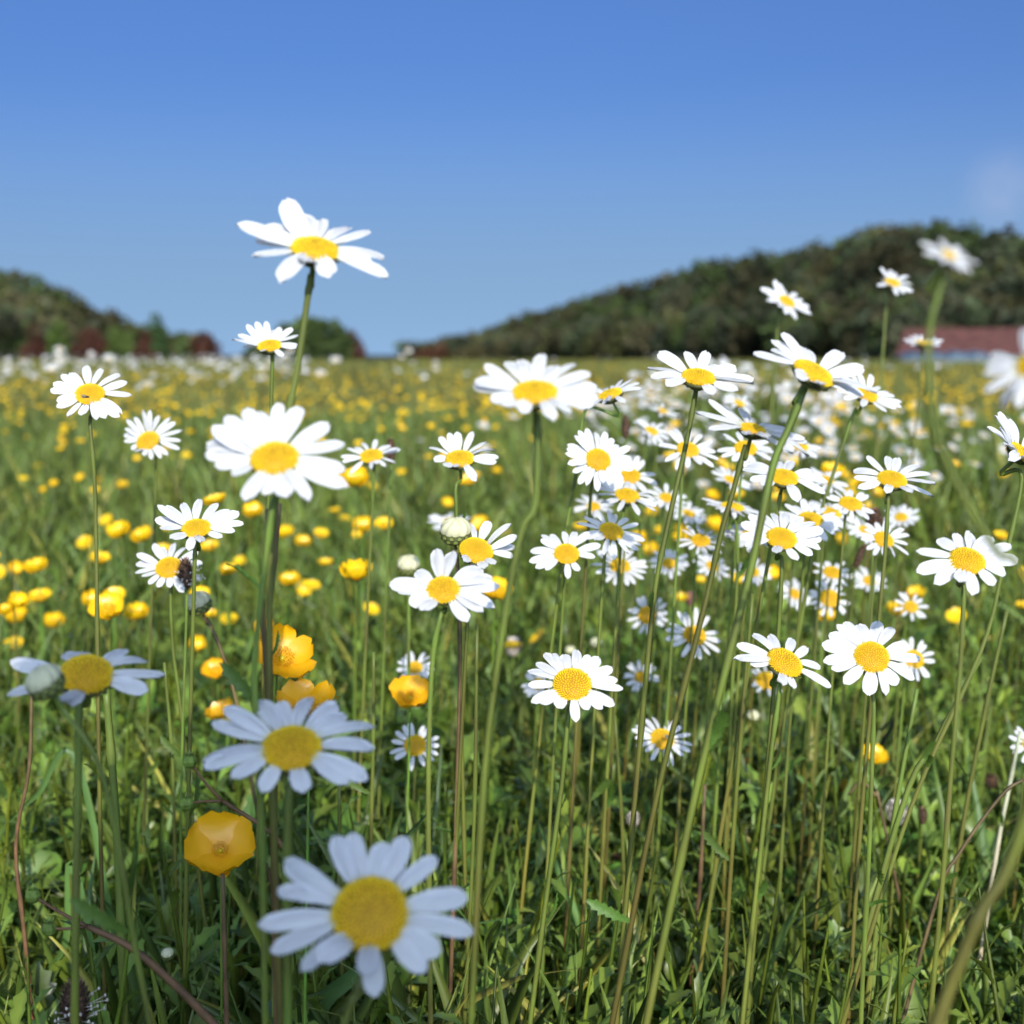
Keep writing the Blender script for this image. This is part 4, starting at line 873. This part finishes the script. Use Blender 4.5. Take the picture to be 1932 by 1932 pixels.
# ---------------------------------------------------------------- repeats in the field: small daisies and buttercups
def ring_mesh(seed, n=15, hi=.12):
    g = random.Random(seed); mb = MB(); ph = g.random()
    for k in range(n):
        a = ph+2*math.pi*(k+g.uniform(-.2, .2))/n; l = g.uniform(.85, 1.02); lf = hi+g.gauss(0, .12); ca, sa = math.cos(a), math.sin(a); P = []
        for x, y_ in ((.22, .05), (.5, .12), (.8, .125), (.95, .07), (1, 0), (.95, -.07), (.8, -.125), (.5, -.12), (.22, -.05)):
            x *= l; P.append((x*ca-y_*sa, x*sa+y_*ca, (x-.2)*math.sin(lf)+.01*(k % 3)))
        mb.add(P, [tuple(range(9))])
    return mb.mesh('petals', M['petal'])
RM = [ring_mesh(s, n, h) for s, n, h in ((1, 14, .05), (2, 16, .2), (3, 13, .45), (4, 15, -.1))]
def bring_mesh(seed, cup):
    mb = MB()
    for k in range(5):
        me = BPM[cup][k % 3]; vs = [v.co.copy() for v in me.vertices]; a = k*1.2566+.1*seed; q = Matrix.Rotation(a, 3, 'Z')
        mb.add([q@v for v in vs], [tuple(p.vertices) for p in me.polygons])
    return mb.mesh('petals', M['butter'])
BM_ = [bring_mesh(1, .5), bring_mesh(2, 1.0), bring_mesh(3, 1.5)]
def unit_stem(seed):
    mb = MB(); g = random.Random(seed); P = [Vector((g.uniform(-.03, .03)*math.sin(t*3.14), g.uniform(-.03, .03)*math.sin(t*3.14), t)) for t in (0, .3, .6, .85, 1)]
    tube(mb, [(p.x*8, p.y*8, p.z) for p in P], .5, 6); return mb.mesh('stem', M['stem'])
US = [unit_stem(s) for s in range(4)]
def small_flower(kind, x, y, h, r, label, group):
    z = float(hump(x, y)); yaw = random.uniform(0, 6.3)
    rt = root('daisy' if kind == 'd' else 'buttercup', (x, y, z), label, 'daisy' if kind == 'd' else 'buttercup', group)
    nn = Vector((random.gauss(.05, .22), random.gauss(-.45, .25), 1)).normalized(); X_, Y_, N_ = frame(nn, Vector((math.cos(yaw), math.sin(yaw), .1)))
    sr = .0018 if kind == 'd' else .0013; lx, ly = random.uniform(-.03, .03), random.uniform(-.02, .02)
    s = link('stem', random.choice(US), rt); s.matrix_local = mat4(Vector((sr, 0, 0)), Vector((0, sr, 0)), Vector((lx, ly, h)), Vector((0, 0, 0)))
    c = Vector((lx, ly, h)); me = random.choice(RM) if kind == 'd' else random.choice(BM_)
    p = link('petals', me, rt); p.matrix_local = mat4(X_*r, Y_*r, N_*r, c)
    if kind == 'd': p = link('flower_disc', DMs, rt); p.matrix_local = mat4(X_*r*.34, Y_*r*.34, N_*r*.34, c)
g = random.Random(21)
for i in range(176):
    y = g.uniform(2.6, 4.9); x = .62+g.gauss(0, .27)*(y/3.6); 
    small_flower('d', x, y, g.uniform(.17, .26), g.uniform(.014, .021), 'small white daisy in the dense patch on the rise behind the right hand daisies', 'daisies crowding the rise')
for i in range(36):
    y = g.uniform(4.2, 9); x = -g.uniform(.04, .44)*y; small_flower('d', x, y, g.uniform(.36, .50), g.uniform(.02, .026), 'blurred white daisy in the pale band across the far left field', 'blurred daisies of the left field')
for i in range(10):
    y = g.uniform(2.2, 6); x = g.uniform(.30, .40)*y; small_flower('d', x, y, g.uniform(.22, .36), g.uniform(.018, .024), 'blurred white daisy in the field at the right edge', 'blurred daisies at the right edge')
for i in range(195):
    y = g.uniform(1.15, 5.2); x = g.uniform(-.42, .42)*y
    if x > .05*y and g.random() < .35: continue
    small_flower('b', x, y, g.uniform(.15, .28), g.uniform(.0100, .0130), 'small yellow buttercup among the many blurred ones of the field', 'buttercups across the field')
def far_heads(n, y0, y1, h0, h1, r0, r1, tint, xf=None, logd=True):
    x, y = pos_area(n, y0, y1, k=.46, pad=.2, logd=logd)
    if xf is not None: k = xf(x, y); x, y = x[k], y[k]
    n = len(x); k = 8; a = np.arange(k)*2*np.pi/k; tv = np.concatenate([[[0, 0, .0]], np.stack([np.cos(a), np.sin(a), .3+0*a], -1)]); tf = [np.array([[0, 1+i, 1+(i+1) % k] for i in range(k)])]
    m = rot_mats(RNG.uniform(1.2, 1.9, n), RNG.uniform(-.7, -.1, n)*-1, RNG.normal(0, .3, n), RNG.uniform(r0, r1, n))
    return scatter((tv, tf, np.ones((k+1, 3))), m, np.stack([x, y, hump(x, y)+RNG.uniform(h0, h1, n)], -1), np.array(tint)[None]*RNG.uniform(.85, 1.05, (n, 1)))
stuff('distant_buttercups', [far_heads(1900, 5.2, 22, .20, .30, .011, .014, (1, 1, 1)), far_heads(600, 20, 90, .20, .30, .013, .018, (1, 1, 1))], M['butter'], 'countless yellow buttercups far out in the field', 'buttercups')
stuff('distant_daisies', [far_heads(1900, 8, 80, .30, .46, .018, .024, (.9, .88, .82), lambda x, y: (x < -.14*y) | (RNG.random(len(x)) < .08)), far_heads(2000, 2.9, 9, .15, .27, .009, .014, (1, .98, .94), lambda x, y: (x > .05*y) & (x < .23*y))], M['petal'], 'countless white daisies far out in the field forming a pale band', 'daisies')

# ---------------------------------------------------------------- the photographer, crouching behind the camera (casts the shade on the lower left)
def person():
    bx, by = -.03, -.56
    rt = root('person', (bx, by, 0), 'crouching person in a grey jacket and jeans holding a phone', 'person')
    J = {'pelvis': (-.02, -.16, .36, .125), 'belly': (-.02, -.08, .50, .125), 'chest': (-.02, .0, .66, .145), 'neck': (.03, .05, .80, .055), 'hb': (.045, .06, .84, .055), 'head': (.05, .08, .90, .088), 'top': (.05, .07, .955, .07)}
    E = [('pelvis', 'belly'), ('belly', 'chest'), ('chest', 'neck'), ('neck', 'hb'), ('hb', 'head'), ('head', 'top')]
    for s, nm in ((-1, 'l'), (1, 'r')):
        J['sh'+nm] = (-.02+s*.16, .02, .73, .062); J['el'+nm] = (-.0+s*.22, .16, .56, .044); J['wr'+nm] = (.06+s*.09, .40, .60, .028); J['ha'+nm] = (.06+s*.075, .455, .615, .026)
        J['hp'+nm] = (-.02+s*.10, -.14, .34, .098); J['kn'+nm] = (-.02+s*.19, .24, .42, .066); J['an'+nm] = (-.02+s*.16, .03, .09, .042); J['to'+nm] = (-.02+s*.18, .20, .035, .034)
        E += [('chest', 'sh'+nm), ('sh'+nm, 'el'+nm), ('el'+nm, 'wr'+nm), ('wr'+nm, 'ha'+nm), ('pelvis', 'hp'+nm), ('hp'+nm, 'kn'+nm), ('kn'+nm, 'an'+nm), ('an'+nm, 'to'+nm)]
        for k in range(4):
            a = 'f%s%d' % (nm, k); z = .645-.018*k; J[a] = (.06+s*.072, .50, z, .009); J[a+'b'] = (.06+s*.045, .535-.003*k, z+.002, .008); J[a+'c'] = (.06+s*.022, .525, z+.002, .0075); E += [('ha'+nm, a), (a, a+'b'), (a+'b', a+'c')]
        a = 't'+nm; J[a] = (.06+s*.05, .46, .655, .010); J[a+'b'] = (.06+s*.03, .49, .672, .009); E += [('ha'+nm, a), (a, a+'b')]
    J = {k: (v[0], v[1], v[2]-.17 if v[2] > .5 else v[2]*.66, v[3]) for k, v in J.items()}
    keys = list(J); me = bpy.data.meshes.new('body'); me.from_pydata([J[k][:3] for k in keys], [(keys.index(a), keys.index(b)) for a, b in E], []); ob = link('body', me, rt)
    sk = ob.modifiers.new('skin', 'SKIN')
    for i, k in enumerate(keys): me.skin_vertices[0].data[i].radius = (J[k][3], J[k][3]*(.8 if k in ('chest', 'belly', 'pelvis') else 1))
    me.skin_vertices[0].data[0].use_root = True
    ob.modifiers.new('sub', 'SUBSURF').levels = 2; ob.modifiers['sub'].render_levels = 2
    dg = bpy.context.evaluated_depsgraph_get(); ev = ob.evaluated_get(dg); nm_ = bpy.data.meshes.new_from_object(ev); ob.modifiers.clear(); ob.data = nm_
    nm_.materials.clear()
    for m in ('skin', 'coat_', 'jeans', 'black'): nm_.materials.append(M[m])
    for p in nm_.polygons:
        c = p.center; p.use_smooth = True
        p.material_index = 0 if (c.z > .635 or c.y > .37 and c.z > .33) else (1 if c.z > .315 and not (c.y > .12 and c.z < .33) else (3 if c.z < .06 else 2))
    # head details
    def ell(mb, c, r, c2=(1, 1, 1), cut=None):
        v = []; 
        for i in range(13):
            a = math.pi*i/12
            for k in range(18): b = 2*math.pi*k/18; v.append((c[0]+r[0]*math.sin(a)*math.cos(b), c[1]+r[1]*math.sin(a)*math.sin(b), c[2]-r[2]*math.cos(a)))
        f = [(i*18+k, i*18+(k+1) % 18, (i+1)*18+(k+1) % 18, (i+1)*18+k) for i in range(12) for k in range(18)]
        if cut: f = [q for q in f if cut(np.mean([v[z] for z in q], axis=0))]
        mb.add(v, f, c2)
    h = MB(); ell(h, (.05, .06, .755), (.098, .112, .115), cut=lambda p: p[2] > .76 or p[1] < .04); link('hair', h.mesh('hair', M['hair']), rt)
    for s in (-1, 1):
        e = MB(); ell(e, (.05+s*.034, .163, .735), (.013, .008, .009)); link('eye', e.mesh('eye', M['black']), rt)
        e = MB(); ell(e, (.05+s*.092, .065, .72), (.012, .022, .033)); link('ear', e.mesh('ear', M['skin']), rt)
    e = MB(); e.add([(.038, .155, .695), (.062, .155, .695), (.05, .188, .700), (.05, .165, .74)], [(0, 1, 2), (0, 2, 3), (1, 3, 2), (0, 3, 1)]); link('nose', e.mesh('nose', M['skin']), rt)
    e = MB(); ell(e, (.05, .155, .675), (.026, .008, .006)); link('mouth', e.mesh('mouth', M['pink']), rt)
    mb = MB(); box(mb, -.038, .038, -.004, .004, -.075, .075); ph = link('phone', mb.mesh('phone', M['black'], False), None, (0.0, -.022, CZ)); tag(ph, 'black phone held upright in both hands by the crouching person', 'phone')
person()
bpy.context.view_layer.update()
print('objects', len(bpy.data.objects))
